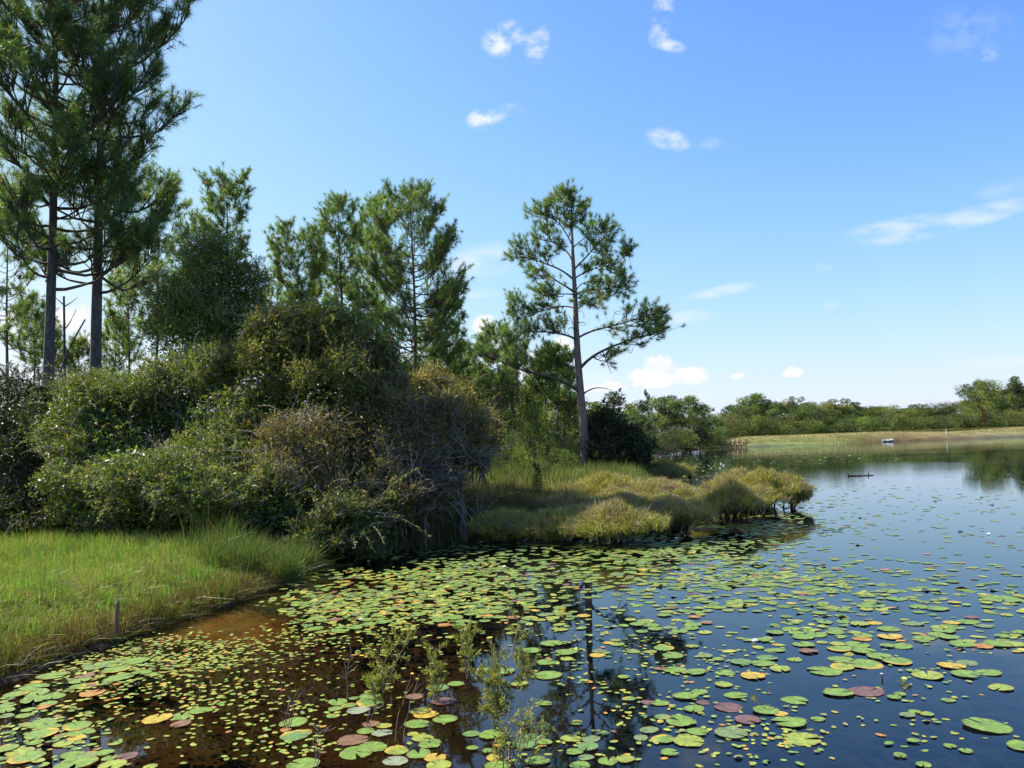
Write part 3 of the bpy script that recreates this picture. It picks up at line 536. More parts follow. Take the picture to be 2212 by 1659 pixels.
# ------------------------------------------------------------------ grass and marsh (stuff)
def scatter(rng, n, x0, x1, y0, y1, ok):
    x = rng.uniform(x0, x1, n); y = rng.uniform(y0, y1, n); k = ok(x, y); return x[k], y[k]
def grass_patch(name, x, y, h, lean, w, cols, rng, m, ctip=None, bend=.15):
    n = len(x); z = height(x, y) - .02; a = rng.uniform(0, 2 * PI, n); l = np.abs(rng.normal(0, lean, n)) * h
    base = np.stack([x, y, z], 1); tip = base + np.stack([np.cos(a) * l, np.sin(a) * l, np.sqrt(np.maximum(h * h - l * l, .01))], 1)
    bd = np.stack([-np.cos(a) * l * bend, -np.sin(a) * l * bend, h * .06], 1)
    B = Buf(); blades(B, base, tip, w, cols, bd, ctip); return tag(B.obj(name, m), kind='stuff')
def build_grass():
    rng = np.random.default_rng(5)
    x, y = scatter(rng, 420000, -15, -1.2, 6.5, 18.5, lambda x, y: (land_dist(x, y) > .02) & (x > -y * .80 - 1.5) & (x < -y * .2))
    d = land_dist(x, y); n = len(x); cl = fbm(x, y, 21, 1.1); c2 = fbm(x, y, 22, 3.5)
    h = (.14 + .06 * cl + .07 * c2) * rng.uniform(.5, 1.5, n) + .12 * smst(d, .8, .1) * rng.uniform(0, 1, n); tall = (rng.random(n) < .025 + .20 * smst(y, 14, 17)); h = h + tall * rng.uniform(.05, .28, n); h = np.maximum(h, .045)
    wts = np.clip(.42 + .45 * cl, 0, 1)
    g = pick(rng, [(.17, .265, .04), (.13, .225, .035), (.21, .28, .055)], (3, 2, 2), n, .2, .06); t = pick(rng, [(.25, .215, .075), (.21, .17, .07), (.30, .26, .11)], (2, 2, 1), n, .2, .05)
    isdry = rng.random(n) < (.25 + .25 * (1 - wts) + .35 * smst(d, 1.0, .1)); c = np.where(isdry[:, None], t, g)
    dead = (rng.random(n) < .8 * smst(d, 1.15, .15))[:, None]; c = np.where(dead, c * np.array([.50, .40, .36]), c)
    c = c * (1 + .28 * c2 + .15 * fbm(x, y, 24, 9))[:, None]
    grass_patch('bank_grass', x, y, h, .85, .006 + .004 * rng.random(n), c, rng, M_GRASS, np.clip(c * 1.15, 0, 1))
    # tussocks of longer blades, and fallen straw, across the bank
    tx, ty = scatter(rng, 1500, -15, -1.2, 6.5, 17.5, lambda x, y: (land_dist(x, y) > .05) & (x > -y * .80 - 1.5) & (x < -y * .2)); m = 34; dry = rng.random(len(tx)) < .30
    x = np.repeat(tx, m) + rng.normal(0, .05, len(tx) * m); y = np.repeat(ty, m) + rng.normal(0, .05, len(tx) * m); hh = np.repeat(rng.uniform(.12, .42, len(tx)) * (1 - .35 * dry), m) * rng.uniform(.5, 1.25, len(x))
    c = np.where(np.repeat(dry, m)[:, None], pick(rng, [(.27, .22, .09), (.21, .16, .075)], (1, 1), len(x)), pick(rng, [(.16, .27, .04), (.12, .22, .035), (.20, .27, .055)], (1, 1, 1), len(x)))
    ed = np.repeat(land_dist(tx, ty) < .5, m); c[ed] = c[ed] * np.array([.62, .5, .45]); grass_patch('tussock_grass', x, y, hh, .7, .008, c, rng, M_GRASS, None, .35)
    # tall sedge overhanging the water where the bank meets the thicket
    P0 = ground(560, 1285)[:2]; P1 = ground(690, 1222)[:2]; t_ = rng.uniform(.22, 1.0, 11000); off = np.abs(rng.normal(0, .75, 11000)); nv = np.array([-(P1 - P0)[1], (P1 - P0)[0]]); nv /= np.linalg.norm(nv)
    q = P0 + (P1 - P0) * t_[:, None] + nv * (off[:, None] - .15); x, y = q[:, 0], q[:, 1]; k = fbm(x, y, 53, 4) > -.25; x, y = x[k], y[k]; n = len(x)
    h = rng.uniform(.35, 1.15, n) * (.75 + .4 * fbm(x, y, 3, 2)); c = pick(rng, [(.085, .14, .03), (.12, .16, .04), (.20, .18, .07), (.06, .10, .025)], (3, 3, 1.2, 2), n)
    grass_patch('tall_sedge_grass', x, y, h, .62, .009, c, rng, M_GRASS, None, .3)
    # rank grass in front of the thicket
    x, y = scatter(rng, 14000, -15, -4, 14.4, 18.5, lambda x, y: (land_dist(x, y) > .3) & (fbm(x, y, 51, 2.6) > -.05)); n = len(x); h = rng.uniform(.12, .5, n) * (.7 + .5 * fbm(x, y, 52, 2))
    c = pick(rng, [(.10, .18, .03), (.08, .14, .03), (.16, .20, .05)], (3, 2, 1), n); grass_patch('tall_green_grass', x, y, h, .28, .010, c, rng, M_GRASS)
    # the marsh: grasses and reeds around the lone pine
    x, y = scatter(rng, 210000, -8, 15, 19.5, 62, lambda x, y: (land_dist(x, y) > .05) & (x > -y * .24))
    n = len(x); cl = fbm(x, y, 31, .5); fr = smst(y + 2 * cl, 27, 34); bk = smst(y, 44, 56)
    h = (.62 + .42 * fr + .22 * cl + .12 * fbm(x, y, 33, 2.2)) * rng.uniform(.45, 1.25, n) * smst(land_dist(x, y), -.6, 1.2)
    gold = pick(rng, [(.19, .165, .055), (.14, .13, .04), (.20, .155, .085), (.10, .11, .03)], (3, 3, 2, 2), n); grn = pick(rng, [(.13, .19, .035), (.10, .155, .03), (.18, .20, .055), (.21, .18, .07)], (3, 3, 2, 1), n)
    isg = rng.random(n) < np.clip(.15 + .65 * fr + .3 * cl, .05, .92); c = np.where(isg[:, None], grn, gold) * (1 + .35 * fbm(x, y, 34, 1.6) + .25 * fbm(x, y, 35, 4))[:, None]
    grass_patch('marsh_grass', x, y, h, .34, .020 + .022 * rng.random(n), c, rng, M_MARSH, np.clip(c * 1.1, 0, 1))
    # ragged golden sedge that ties the point together
    x, y = scatter(rng, 150000, .4, 10.5, 17.5, 38, lambda x, y: (land_dist(x, y) > -.30) & (x > y * .02)); n = len(x); f = fbm(x, y, 71, 1.4); h = (.42 + .12 * f + .14 * fbm(x, y, 72, 5.5)) * rng.uniform(.3, 1.45, n)
    c = np.where((fbm(x, y, 73, 1.1) + rng.normal(0, .35, n) > .1)[:, None], pick(rng, [(.33, .29, .10), (.30, .24, .14), (.36, .30, .14)], (3, 2, 2), n), pick(rng, [(.26, .28, .055), (.20, .24, .045), (.30, .29, .065)], (3, 2, 2), n)) * (1 + .2 * fbm(x, y, 74, 5))[:, None]
    grass_patch('point_sedge_grass', x, y, h, .34, .008 + .006 * rng.random(n), c, rng, M_MARSH, None, .25)
    # brownish sedge in the shade of the thicket
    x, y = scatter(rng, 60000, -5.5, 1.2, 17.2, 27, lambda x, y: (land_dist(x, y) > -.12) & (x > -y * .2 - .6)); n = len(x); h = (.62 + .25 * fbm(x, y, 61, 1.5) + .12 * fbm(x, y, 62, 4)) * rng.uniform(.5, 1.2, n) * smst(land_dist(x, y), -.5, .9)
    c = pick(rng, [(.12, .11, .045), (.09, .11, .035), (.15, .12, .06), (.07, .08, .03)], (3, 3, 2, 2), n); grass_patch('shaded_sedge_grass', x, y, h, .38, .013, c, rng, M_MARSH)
    # reed fringe at the water's edge in the middle
    x, y = scatter(rng, 46000, -5, 11, 17.5, 34, lambda x, y: (land_dist(x, y) > -.55) & (land_dist(x, y) < 1.1)); n = len(x)
    h = rng.uniform(.2, .75, n); c = pick(rng, [(.17, .16, .055), (.10, .14, .035), (.21, .17, .08), (.07, .08, .03)], (3, 3, 2, 2), n)
    x2 = np.stack([x, y], 1); grass_patch('reed_grass', x, y, h, .28, .010, c, rng, M_MARSH)
    # rough turf on the dam
    s = rng.uniform(0, 260, 60000); d = rng.uniform(.1, 12, 60000); q = DAM0 + DU * s[:, None] + DN * d[:, None]; x, y = q[:, 0], q[:, 1]; n = len(x)
    c = pick(rng, [(.19, .155, .06), (.15, .165, .05), (.17, .145, .065)], (3, 4, 2), n, .08, .03); grass_patch('dam_grass', x, y, rng.uniform(.06, .18, n), .5, .10, c, rng, M_MARSH)
# ------------------------------------------------------------------ fine olive marsh shrubs with dark stems
def marsh_shrub(label, x0, x1, top, base_row, seed, cols=None, cw=(3, 3, 2, 1.4), dens=1.0, flat=.30, wet=True, stems=12, Y=None, group=None, name='marsh_shrub', rng_len=(.07, .32), gap=.18):
    rng = np.random.default_rng(seed); px = (x0 + x1) / 2; b = ground(px, base_row, 0.0 if wet else .15) if Y is None else np.array([at(px, base_row, Y)[0], Y, .15])
    Yd = b[1]; R = (x1 - x0) / 2 / F * Yd; H = (at(px, top, Yd)[2] - b[2]) * (.84 if wet else .70); R *= (1.0 if wet else 1.12); gap = max(gap, .40) if wet else gap; loc = np.array([b[0], Yd + (R * .3), b[2] - (.12 if wet else .05)]); T = thing(name, loc, label, 'shrub', group)
    W = Buf(); n = int(3300 * dens * max(.7, R) ** 1.3); u = np.minimum(np.abs(rng.normal(0, .64, n)), 1.45) * rng.uniform(.75, 1, n); a = rng.uniform(0, 2 * PI, n); lump = 1 + .34 * fbm(np.cos(a) * 2, np.sin(a) * 2 + seed, seed, 2)
    px_ = np.cos(a) * u * R * lump; py_ = np.sin(a) * u * R * .8 * lump
    ztop = H * (1.04 - flat * .8 * np.minimum(u, 1.15) ** 2) * (1 + .22 * fbm(px_, py_, seed + 3, 4.2 / max(R, .4)) + np.abs(rng.normal(0, .09, n))); zlo = H * (gap + .22 * np.minimum(u, 1))
    z = zlo + (ztop - zlo) * rng.uniform(0, 1, n) ** .6; tip = np.stack([px_, py_, z], 1)
    per = 11; tc = np.repeat(tip, per, 0) + rng.normal(0, .055, (n * per, 3)); outd = np.stack([px_ / R, py_ / R, np.zeros(n)], 1) * .55 + np.array([0, 0, .8]); dd = nrm(np.repeat(outd, per, 0) + rng.normal(0, .5, (n * per, 3)))
    cols = cols or [(.34, .32, .065), (.27, .28, .055), (.37, .31, .13), (.34, .28, .20)]; patch = fbm(px_, py_, seed + 9, 2.0); cs = pick(rng, cols, cw, n, .16, .05); gr = (patch > .35); cs[gr] = cs[gr] * .5 + np.array([.33, .27, .19]) * .5
    B = Buf(); ln = rng.uniform(*rng_len, n * per); base = tc - dd * ln[:, None] * .5; s = nrm(np.cross(dd, rng.normal(0, 1, dd.shape))) * (.0035 + .003 * min(1.6, Yd / 20))
    V = np.stack([base - s, base + s, base + dd * ln[:, None]], 1).reshape(-1, 3); B.add(V, np.arange(len(V)).reshape(-1, 3), np.clip(np.repeat(np.repeat(cs, per, 0) * rng.uniform(.7, 1.3, (n * per, 1)), 3, 0), 0, 1))
    B.obj('foliage', M_MARSH, T)
    for i in range(int(stems)):
        a = rng.uniform(0, 2 * PI); r0 = R * rng.uniform(0, .5) if wet else R * rng.uniform(0, .35); e = R * rng.uniform(.3, .9)
        q = resample([[math.cos(a) * r0, math.sin(a) * r0 * .7, 0], [math.cos(a) * (r0 * .9 + e * .1), math.sin(a) * (r0 * .6 + .1 * e), H * .35], [math.cos(a) * e, math.sin(a) * e * .8, H * .8]], 7); q[1:-1] += rng.normal(0, .02, (5, 3))
        tubes(W, q, np.linspace(.024, .008, 7), (.05, .04, .032), 5)
    m = int(420 * dens * max(.7, R)); j = rng.choice(n, m); e = tip[j]; b0 = e * np.array([.75, .75, .55]) + rng.normal(0, .05, (m, 3)); tw = np.stack([b0, (b0 + e) / 2 + rng.normal(0, .03, (m, 3)), e + np.stack([rng.normal(0, .06, m), rng.normal(0, .06, m), rng.uniform(.02, .30, m)], 1) * min(1.3, H)], 1)
    tubes(W, tw, np.broadcast_to(np.array([.007, .005, .003]), (m, 3)), jit(rng, (.17, .14, .12), m, .25), 3); W.obj('stems', M_TWIG, T)
    return T
# ------------------------------------------------------------------ sprigs standing in the water
def sprig(label, px, py, paths, leafy, seed, leafcol=((.34, .35, .06), (.24, .28, .05)), name='water_sprig', thick=.006, twigs=10, nleaf=260, spread=.10, dark=(.06, .05, .04)):
    """PATHS: lists of picture points that the stems run through, at the distance of the base"""
    rng = np.random.default_rng(seed); b = ground(px, py); Y = b[1]; loc = np.array([b[0], Y, 0.0]); T = thing(name, loc, label, 'water plant')
    W = Buf(); B = Buf(); pale = (.26, .22, .17); any_leaf = False
    for path in paths:
        pts = np.array([at(*p, Y + rng.normal(0, .05)) - loc for p in path]); pts[0, 2] = min(pts[0, 2], 0); pts = np.concatenate([[pts[0] + [0, 0, -.06]], pts]); q = resample(pts, 14); q[1:-1] += rng.normal(0, .004, (12, 3))
        tubes(W, q, np.linspace(thick, thick * .3, 14), np.array(pale), 5)
        for _ in range(twigs):
            k = rng.integers(4, 13); d = nrm(q[k] - q[k - 1] + rng.normal(0, .55, 3) + np.array([0, 0, .25])); L = rng.uniform(.05, .22) * np.linalg.norm(q[-1] - q[0]) + .03; s = np.linspace(0, 1, 5)[:, None]; t = q[k] + d * L * s + np.array([0, 0, .25 * L]) * s ** 2
            tubes(W, t, np.linspace(thick * .45, .0015, 5), np.array(pale) * rng.uniform(.7, 1.1), 4)
            if leafy:
                m = int(1.7 * nleaf / twigs / len(paths)); f = rng.uniform(.2, 1, m); i = (f * 4).astype(int).clip(0, 3); p = t[i] + (t[i + 1] - t[i]) * (f * 4 - i)[:, None]
                leaves(B, p + rng.normal(0, .008, (m, 3)), nrm(d + rng.normal(0, .55, (m, 3)) + np.array([0, 0, .5])), rng.uniform(.022, .05, m), .0085, pick(rng, leafcol, (1, 1), m, .2, .08), rng); any_leaf = True
    W.obj('stem', M_TWIG, T)
    if any_leaf: B.obj('leaves', M_MARSH, T)
    return T
# ------------------------------------------------------------------ lily pads
PADCOL = {'green': (.125, .205, .032), 'bluish green': (.095, .170, .048), 'yellow-green': (.195, .24, .034), 'yellow': (.33, .25, .028), 'orange': (.30, .15, .032), 'brown': (.15, .085, .042), 'purplish': (.12, .065, .055), 'dull': (.12, .17, .062), 'pale': (.19, .22, .13)}
def pad_data(colour, shape):
    """floating leaf of radius 1: a notched disc, wavy at the rim"""
    rng = np.random.default_rng(abs(hash_(colour)) % 1000 + shape * 17); n = 34; notch = [.26, .16, .34, .10, .5, .20][shape % 6]; th = np.linspace(notch / 2, 2 * PI - notch / 2, n); oval = 1.0 if shape < 6 else .62
    rag = (.05 if shape % 6 in (4, 5) else .018); ro = 1 + rng.normal(0, rag, n) + .03 * np.sin(th * 3 + rng.uniform(0, 6))
    ro[0] *= .95; ro[-1] *= .95; rings = [.10, .5, .86, 1.0]; V = [[0, 0, 0]]; C = []; base = np.array(PADCOL[colour]); c2 = base * np.array([.82, .78, .8]); V = [[-.02, 0, .0]]; C = [base * 1.15]
    if shape in (3, 9): hot = np.array([.45, .26, .03])
    else: hot = None
    for k, r in enumerate(rings):
        for j in range(n):
            rr = r * (ro[j] if k > 0 else 1); z = [0, .006, .010, .010 + .035 * max(0, math.sin(th[j] * 2 + shape * 2.0)) ** 3][k] * (1 if shape < 6 else .8) + .006 * math.sin(th[j] * 9 + shape) * (k >= 2)
            V.append([math.cos(th[j]) * rr, math.sin(th[j]) * rr * oval, z]); vein = 1 + .16 * math.sin(th[j] * 11) * (k in (1, 2)); c = base * vein * rng.uniform(.92, 1.08)
            if k == 3: c = c * np.array([1.0, .62, .75])
            if hot is not None and math.cos(th[j] - 2.0) > .2 and k >= 2: c = c * .35 + hot * .65
            C.append(c)
    T = []
    for j in range(n - 1): T.append([0, 1 + j, 2 + j])
    for k in range(3):
        for j in range(n - 1): a = 1 + k * n + j; T += [[a, a + n, a + n + 1], [a, a + n + 1, a + 1]]
    return np.array(V, float), np.array(T), np.clip(np.array(C), 0, 1)
def hash_(s): return sum((i + 1) * ord(c) for i, c in enumerate(s))
A_ = """390,1180,210,g 460,1215,160,g 385,1275,245,g 710,1200,230,g 745,1255,210,g 705,1310,140,y 620,1300,80,g 590,1360,160,yg 330,1355,120,g 60,1410,170,g 180,1435,190,yg 240,1485,270,g 20,1540,80,g 355,1520,100,yg 670,1470,175,g 810,1470,180,d 970,1450,140,g 1015,1495,120,g 1175,1475,175,p 645,1520,90,g 700,1550,310,g 1040,1565,210,yg 1390,1578,110,yg
480,735,230,g 740,775,170,g 830,815,130,b 780,735,150,b 990,620,200,g 1070,680,220,g 1100,750,240,g 1310,705,160,g 1250,600,230,g 1400,715,110,g 880,640,200,d 325,845,210,g 335,890,190,g 310,955,200,g 490,920,200,g 450,990,130,g 390,1020,120,o 60,1010,130,g 50,1055,140,g 50,1105,130,bg 230,1100,130,g 260,1045,110,g 855,900,190,o 330,790,90,y 720,835,130,g 150,905,180,g 1450,1135,230,y 1675,1105,190,g 1860,1060,200,g 1675,1180,165,b 1195,1205,75,o 560,1110,60,y"""
B_ = """725,195,170,g 770,222,110,g 890,213,140,b 1295,165,145,g 1300,207,115,g 1345,235,150,g 710,298,150,g 755,325,100,g 935,320,170,g 1070,285,150,g 1200,255,150,g 945,280,100,g 635,265,105,bg 1545,200,100,g 1860,215,150,g 1995,190,170,g 2075,228,160,g 2040,268,150,g 1905,263,130,o 1545,305,100,yg 1780,275,90,g 1685,365,95,g 1960,378,105,yg 1990,325,90,bg 1620,165,80,o
1840,845,200,bg 2010,810,150,g 1900,970,230,p 1625,930,160,b 1065,945,95,g 1205,930,180,g 1200,980,230,g 1020,1005,130,g 915,975,180,g 895,1040,130,g 1100,1055,195,pl 870,1110,120,g 505,1170,235,g 525,1285,260,bg 1055,1325,270,b 1225,1180,160,b 1340,1195,140,yg 1175,1250,150,g 1325,1265,180,pl 1680,1060,200,yg 1730,1095,220,y 1910,1135,220,g 1650,1180,220,g 1700,1310,190,yg 1770,1360,210,g 1230,1400,270,g 1080,1450,300,g 1460,1430,200,yg 1665,1455,210,g 1450,1520,220,pl 1815,1490,190,y 1850,1560,220,yg 595,1550,270,g 2150,1270,150,bg 2160,1405,100,g 1610,1270,100,yg 430,1235,90,o"""
C_ = """175,68,150,g 60,150,120,g 460,75,130,g 610,92,140,g 755,102,120,g 690,40,110,yg 180,103,150,g 150,135,180,g 330,193,130,b 200,190,130,g 480,198,160,g 570,213,120,g 690,193,140,yg 740,158,130,g 630,168,150,d 65,222,110,g 980,175,130,y 1065,142,80,g 1710,78,95,g 1800,100,110,b 1760,140,130,g 1725,170,130,g 1900,48,120,g 2120,45,120,g 2180,80,130,g 1905,128,120,g 2045,107,110,yg 2030,145,125,g 2125,128,100,g 2010,187,110,o 1940,230,100,g 1990,260,160,g 1975,290,140,g 1870,315,155,g 2120,240,110,b 1550,225,160,g 1480,255,145,g 1600,262,150,g 1640,298,135,g 1780,283,150,d
1725,477,190,g 1805,545,185,g 680,435,205,g 820,513,200,g 490,497,185,g 640,603,190,g 1105,540,150,y 1045,537,80,o 650,730,245,g 375,805,180,yg 240,690,200,g 50,675,110,g 1820,675,200,g 2015,697,190,g 2100,545,150,d 1690,665,110,b 1350,743,110,g 615,985,150,g 660,990,55,o 1920,920,215,g 2050,885,135,g 1690,985,155,g 1570,975,120,p 2090,977,120,p 1400,950,120,g 2005,1040,185,g
1705,1118,135,bg 1875,1158,260,g 2035,1250,190,g 2150,1230,90,o 1955,1340,265,yg 1715,1320,200,g 1585,1230,165,d 1510,1305,130,d 1775,1445,150,g 1205,1520,175,g 1365,1507,160,yg 1015,1393,200,bg 865,1315,185,yg 1045,1315,170,d 895,1438,150,g 1000,1485,140,d 945,1562,185,g 550,1530,220,g 150,1495,140,y 180,1562,220,g 430,1370,220,bg 615,1350,145,g 530,1300,180,bg 565,1205,200,bg 120,1280,210,g 90,1433,105,bg 1160,1265,110,g 915,1172,120,g"""
D_ = """125,38,130,g 1075,70,115,g 1295,13,135,g 1455,72,125,g 1585,85,135,g 2060,15,210,g 420,257,115,g 535,232,130,g 570,260,110,g 620,290,140,g 720,275,130,g 850,255,120,g 865,230,130,d 780,182,110,g 910,178,90,g 1030,195,130,yg 1130,188,100,y 1415,192,125,d 1240,232,140,g 1055,280,120,g 1045,303,120,o 1245,285,160,y 1690,188,100,y 1810,182,130,g 1690,215,145,g 1600,220,100,yg 1925,207,120,d 1635,243,140,g 1590,275,110,g 1675,293,120,g 1495,296,125,g 1480,318,85,g 2055,283,85,g 2180,258,90,g 1770,338,160,g 1920,357,115,o 2020,342,160,g 2140,342,120,yg
220,310,80,g 335,312,100,g 625,342,145,g 660,392,120,b 870,340,105,yg 1010,345,160,g 885,375,160,g 1055,387,160,g 1335,357,130,g 1230,352,90,g 1170,430,160,g 1300,467,175,g 895,453,155,g 905,507,155,yg 1065,485,215,g 780,535,220,g 180,470,150,bg 330,480,160,g 360,440,140,bg 15,450,80,g 455,520,140,yg 60,547,135,g 260,570,165,y 50,633,120,yg 140,712,155,g 565,745,170,g 880,693,190,g 1075,680,225,p 85,797,180,p 220,888,165,p 355,820,165,g 525,905,215,g 460,845,90,y 105,985,215,d 615,1025,230,yg 1690,497,165,y 1800,475,130,d 1520,565,190,yg 1415,530,80,g 1795,560,160,g 1955,545,145,g 2045,655,140,yg 1670,745,85,g 1945,930,265,g 2190,1080,150,g 1370,853,95,d
705,690,60,g 725,718,60,g 1110,940,65,yg 950,897,60,g 830,880,65,g 730,880,90,g 1215,763,60,g 1210,783,60,g 1190,820,60,o 1320,702,70,g 1280,725,85,g 1425,830,75,g 1515,845,80,g 1560,883,50,g 1415,1040,75,g 1565,1060,50,g 1320,1147,80,g 1240,1060,70,g 1180,995,70,o 1615,1102,60,g 1680,1075,75,g 1795,1110,80,g 1490,1213,90,g 600,1205,70,g"""
CODE = {'g': 'green', 'bg': 'bluish green', 'yg': 'yellow-green', 'y': 'yellow', 'o': 'orange', 'b': 'brown', 'p': 'purplish', 'd': 'dull', 'pl': 'pale'}
PAD_MARKS = [((250, 1380), 'wooden stake'), ((775, 1345), 'pinkish bloom'), ((1630, 1385), 'big white bloom'), ((700, 1610), 'slender bare stem'), ((630, 1530), 'forked bare twig'), ((850, 1440), 'two-part yellowish sprig'),
             ((940, 1450), 'narrow yellowish sprig'), ((1065, 1500), 'widest leafy sprig'), ((1110, 1620), 'pale twiggy sprig'), ((1215, 1330), 'tiny yellow flower'), ((1626, 1510), 'curved bud stalk'), ((1965, 1479), 'bent seed stalk'), ((1905, 1468), 'white bud'), ((1736, 1625), 'fallen white petal')]
def build_pads():
    rng = np.random.default_rng(77); pads = []
    for txt, ox, oy, s in ((A_, 0, 1290.2, .2333), (B_, 516.1, 1290.2, .2333), (C_, 1032.3, 1290.2, .2333), (D_, 1548.3, 1290.2, .3)):
        for tok in txt.split():
            x, y, w, c = tok.split(','); px = ox + float(x) * s; py = oy + float(y) * s; g = ground(px, py)
            dia = float(w) * s / F * np.linalg.norm(g - [0, 0, HC]); pads.append((g[0], g[1], dia / 2, CODE[c], px, py))
    pads.sort(key=lambda p: -p[2] / p[1]); pads = pads[:296]
    cache = {}; cls = {}
    for i, p in enumerate(pads):
        size = 'large' if p[2] > .095 else 'medium-sized' if p[2] > .06 else 'small'; mk = min(PAD_MARKS, key=lambda m: (m[0][0] - p[4]) ** 2 + 2 * (m[0][1] - p[5]) ** 2)
        cls.setdefault((size, p[3], mk[1]), []).append(((mk[0][0] - p[4]) ** 2 + (mk[0][1] - p[5]) ** 2, i))
    lab = {}
    for (size, c, mk), l in cls.items():
        for k, (_, i) in enumerate(sorted(l)):
            lab[i] = (f'only {size} {c} lily pad around the {mk}' if len(l) == 1 else f'{size} {c} lily pad, {ORD[min(k, 29)]} of its sort from the {mk}')
    for i, (x, y, r, c, px, py) in enumerate(pads):
        sh_ = int(rng.integers(0, 6)) + (6 if r < .045 else 0); k = (c, sh_)
        if k not in cache: v, t, cc = pad_data(c, sh_); b = Buf(); b.add(v, t, cc); cache[k] = b.data('lily_pad', M_PAD, True)
        o = link('lily_pad', cache[k]); o.location = (x, y, .004 + .009 * rng.random()); o.rotation_euler = (rng.normal(0, .02), rng.normal(0, .02), rng.uniform(0, 6.28)); o.scale = (r, r * rng.uniform(.88, 1), r)
        if c in ('brown', 'purplish', 'dull') and rng.random() < .5: o.location.z = .0025
        tag(o, lab[i], 'lily pad', 'lily pads floating on the pond')
    # everything smaller or farther: one sheet of floating leaves
    zones = [  # x0,x1,y0,y1, clusters, per cluster, cluster radius m, pad radius range m, oval share
        (880, 1480, 1165, 1275, 86, 10, .55, (.05, .105), .0), (1380, 1730, 1120, 1270, 66, 9, .5, (.05, .10), .0), (1180, 1560, 1150, 1215, 60, 8, .55, (.05, .10), 0), (1480, 2212, 1190, 1310, 62, 7, .5, (.05, .105), .05), (1560, 2212, 1080, 1190, 54, 5, .9, (.05, .09), 0),
        (1500, 1760, 1085, 1150, 50, 8, .6, (.05, .1), 0), (1435, 1620, 985, 1060, 90, 7, 1.2, (.08, .13), 0), (1560, 2212, 985, 1090, 45, 4, 1.8, (.07, .12), 0), (1420, 1900, 968, 1000, 60, 5, 3.0, (.12, .2), 0),
        (650, 1120, 1225, 1330, 110, 9, .38, (.035, .10), .6), (620, 900, 1290, 1380, 60, 8, .3, (.025, .05), .9), (200, 520, 1375, 1450, 75, 9, .22, (.022, .040), .9), (130, 360, 1425, 1500, 45, 7, .22, (.02, .045), .8), (0, 200, 1480, 1659, 34, 7, .2, (.02, .045), .8),
        (330, 640, 1430, 1560, 30, 8, .22, (.022, .036), 1), (500, 760, 1360, 1440, 26, 8, .22, (.022, .036), 1), (150, 500, 1530, 1640, 14, 5, .2, (.02, .035), 1), (540, 720, 1520, 1620, 9, 8, .16, (.02, .034), 1), (780, 1010, 1380, 1470, 14, 6, .2, (.022, .034), 1), (680, 900, 1500, 1590, 8, 6, .2, (.022, .034), 1),
        (1150, 1420, 1330, 1640, 34, 6, .2, (.02, .036), 1), (1420, 1640, 1380, 1600, 28, 7, .2, (.02, .036), 1), (1540, 1760, 1560, 1659, 12, 6, .16, (.02, .034), 1), (1640, 2212, 1380, 1659, 19, 5, .25, (.02, .036), 1), (1100, 2212, 1290, 1400, 60, 5, .4, (.03, .09), .4)]
    B = Buf(); names = ['green', 'bluish green', 'yellow-green', 'yellow', 'orange', 'brown', 'dull', 'purplish']; wt = np.array([9, 3, 4, .22, .10, .3, 1.4, .2]); wo = np.array([7, .3, 5, .5, .55, .1, .3, .1]); tm = {}
    NV = 13; th = np.linspace(.14, 2 * PI - .14, NV - 1); disc = np.concatenate([[[0, 0]], np.stack([np.cos(th), np.sin(th)], 1)]); tri = np.array([[0, k, k + 1] for k in range(1, NV - 1)])
    taken = np.array([(p[0], p[1], p[2]) for p in pads])
    for (x0, x1, y0, y1, nc, per, rad, rr, ov) in zones:
        for _ in range(nc):
            g = ground(rng.uniform(x0, x1), rng.uniform(y0, y1)); m = max(1, rng.poisson(per)); P = g[:2] + rng.normal(0, rad, (m, 2)) * np.array([1, 1.0]); r = rng.uniform(*rr, m); d = land_dist(P[:, 0], P[:, 1])
            for q, rq, dq in zip(P, r, d):
                if dq > -.04: continue
                if q[1] < 11 and np.any((taken[:, 0] - q[0]) ** 2 + (taken[:, 1] - q[1]) ** 2 < (taken[:, 2] * .85 + rq * .5) ** 2): continue
                isov = rng.random() < ov; pp = (wo if isov else wt); c = np.array(PADCOL[names[rng.choice(8, p=pp / pp.sum())]]) * rng.uniform(.85, 1.18) * (1.3 if isov else 1); a = rng.uniform(0, 6.28); ax = np.array([1, rng.uniform(.55, .72)]) if isov else np.array([1, rng.uniform(.85, 1)])
                e = disc * ax * rq * (1 + rng.normal(0, .03, (NV, 1))); e = e @ np.array([[math.cos(a), math.sin(a)], [-math.sin(a), math.cos(a)]]); tl = rng.normal(0, .025, 2)
                z = .003 + rng.random() * .008 + e @ tl * .5; z = np.maximum(z, .0015) + (0 if rng.random() > .12 else np.r_[0, np.maximum(0, np.cos(th - rng.uniform(0, 6.28))) ** 4] * rq * .35)
                cv = np.repeat(c[None], NV, 0); cv[1:] *= np.array([1, .86, .9])
                if isov and rng.random() < .4: k = rng.integers(1, NV - 4); cv[k:k + 4] = (.36, .19, .03)
                B.add(np.c_[q + e, z], tri, np.clip(cv, 0, 1))
    tag(B.obj('lily_pad_cover', M_PAD), kind='stuff')
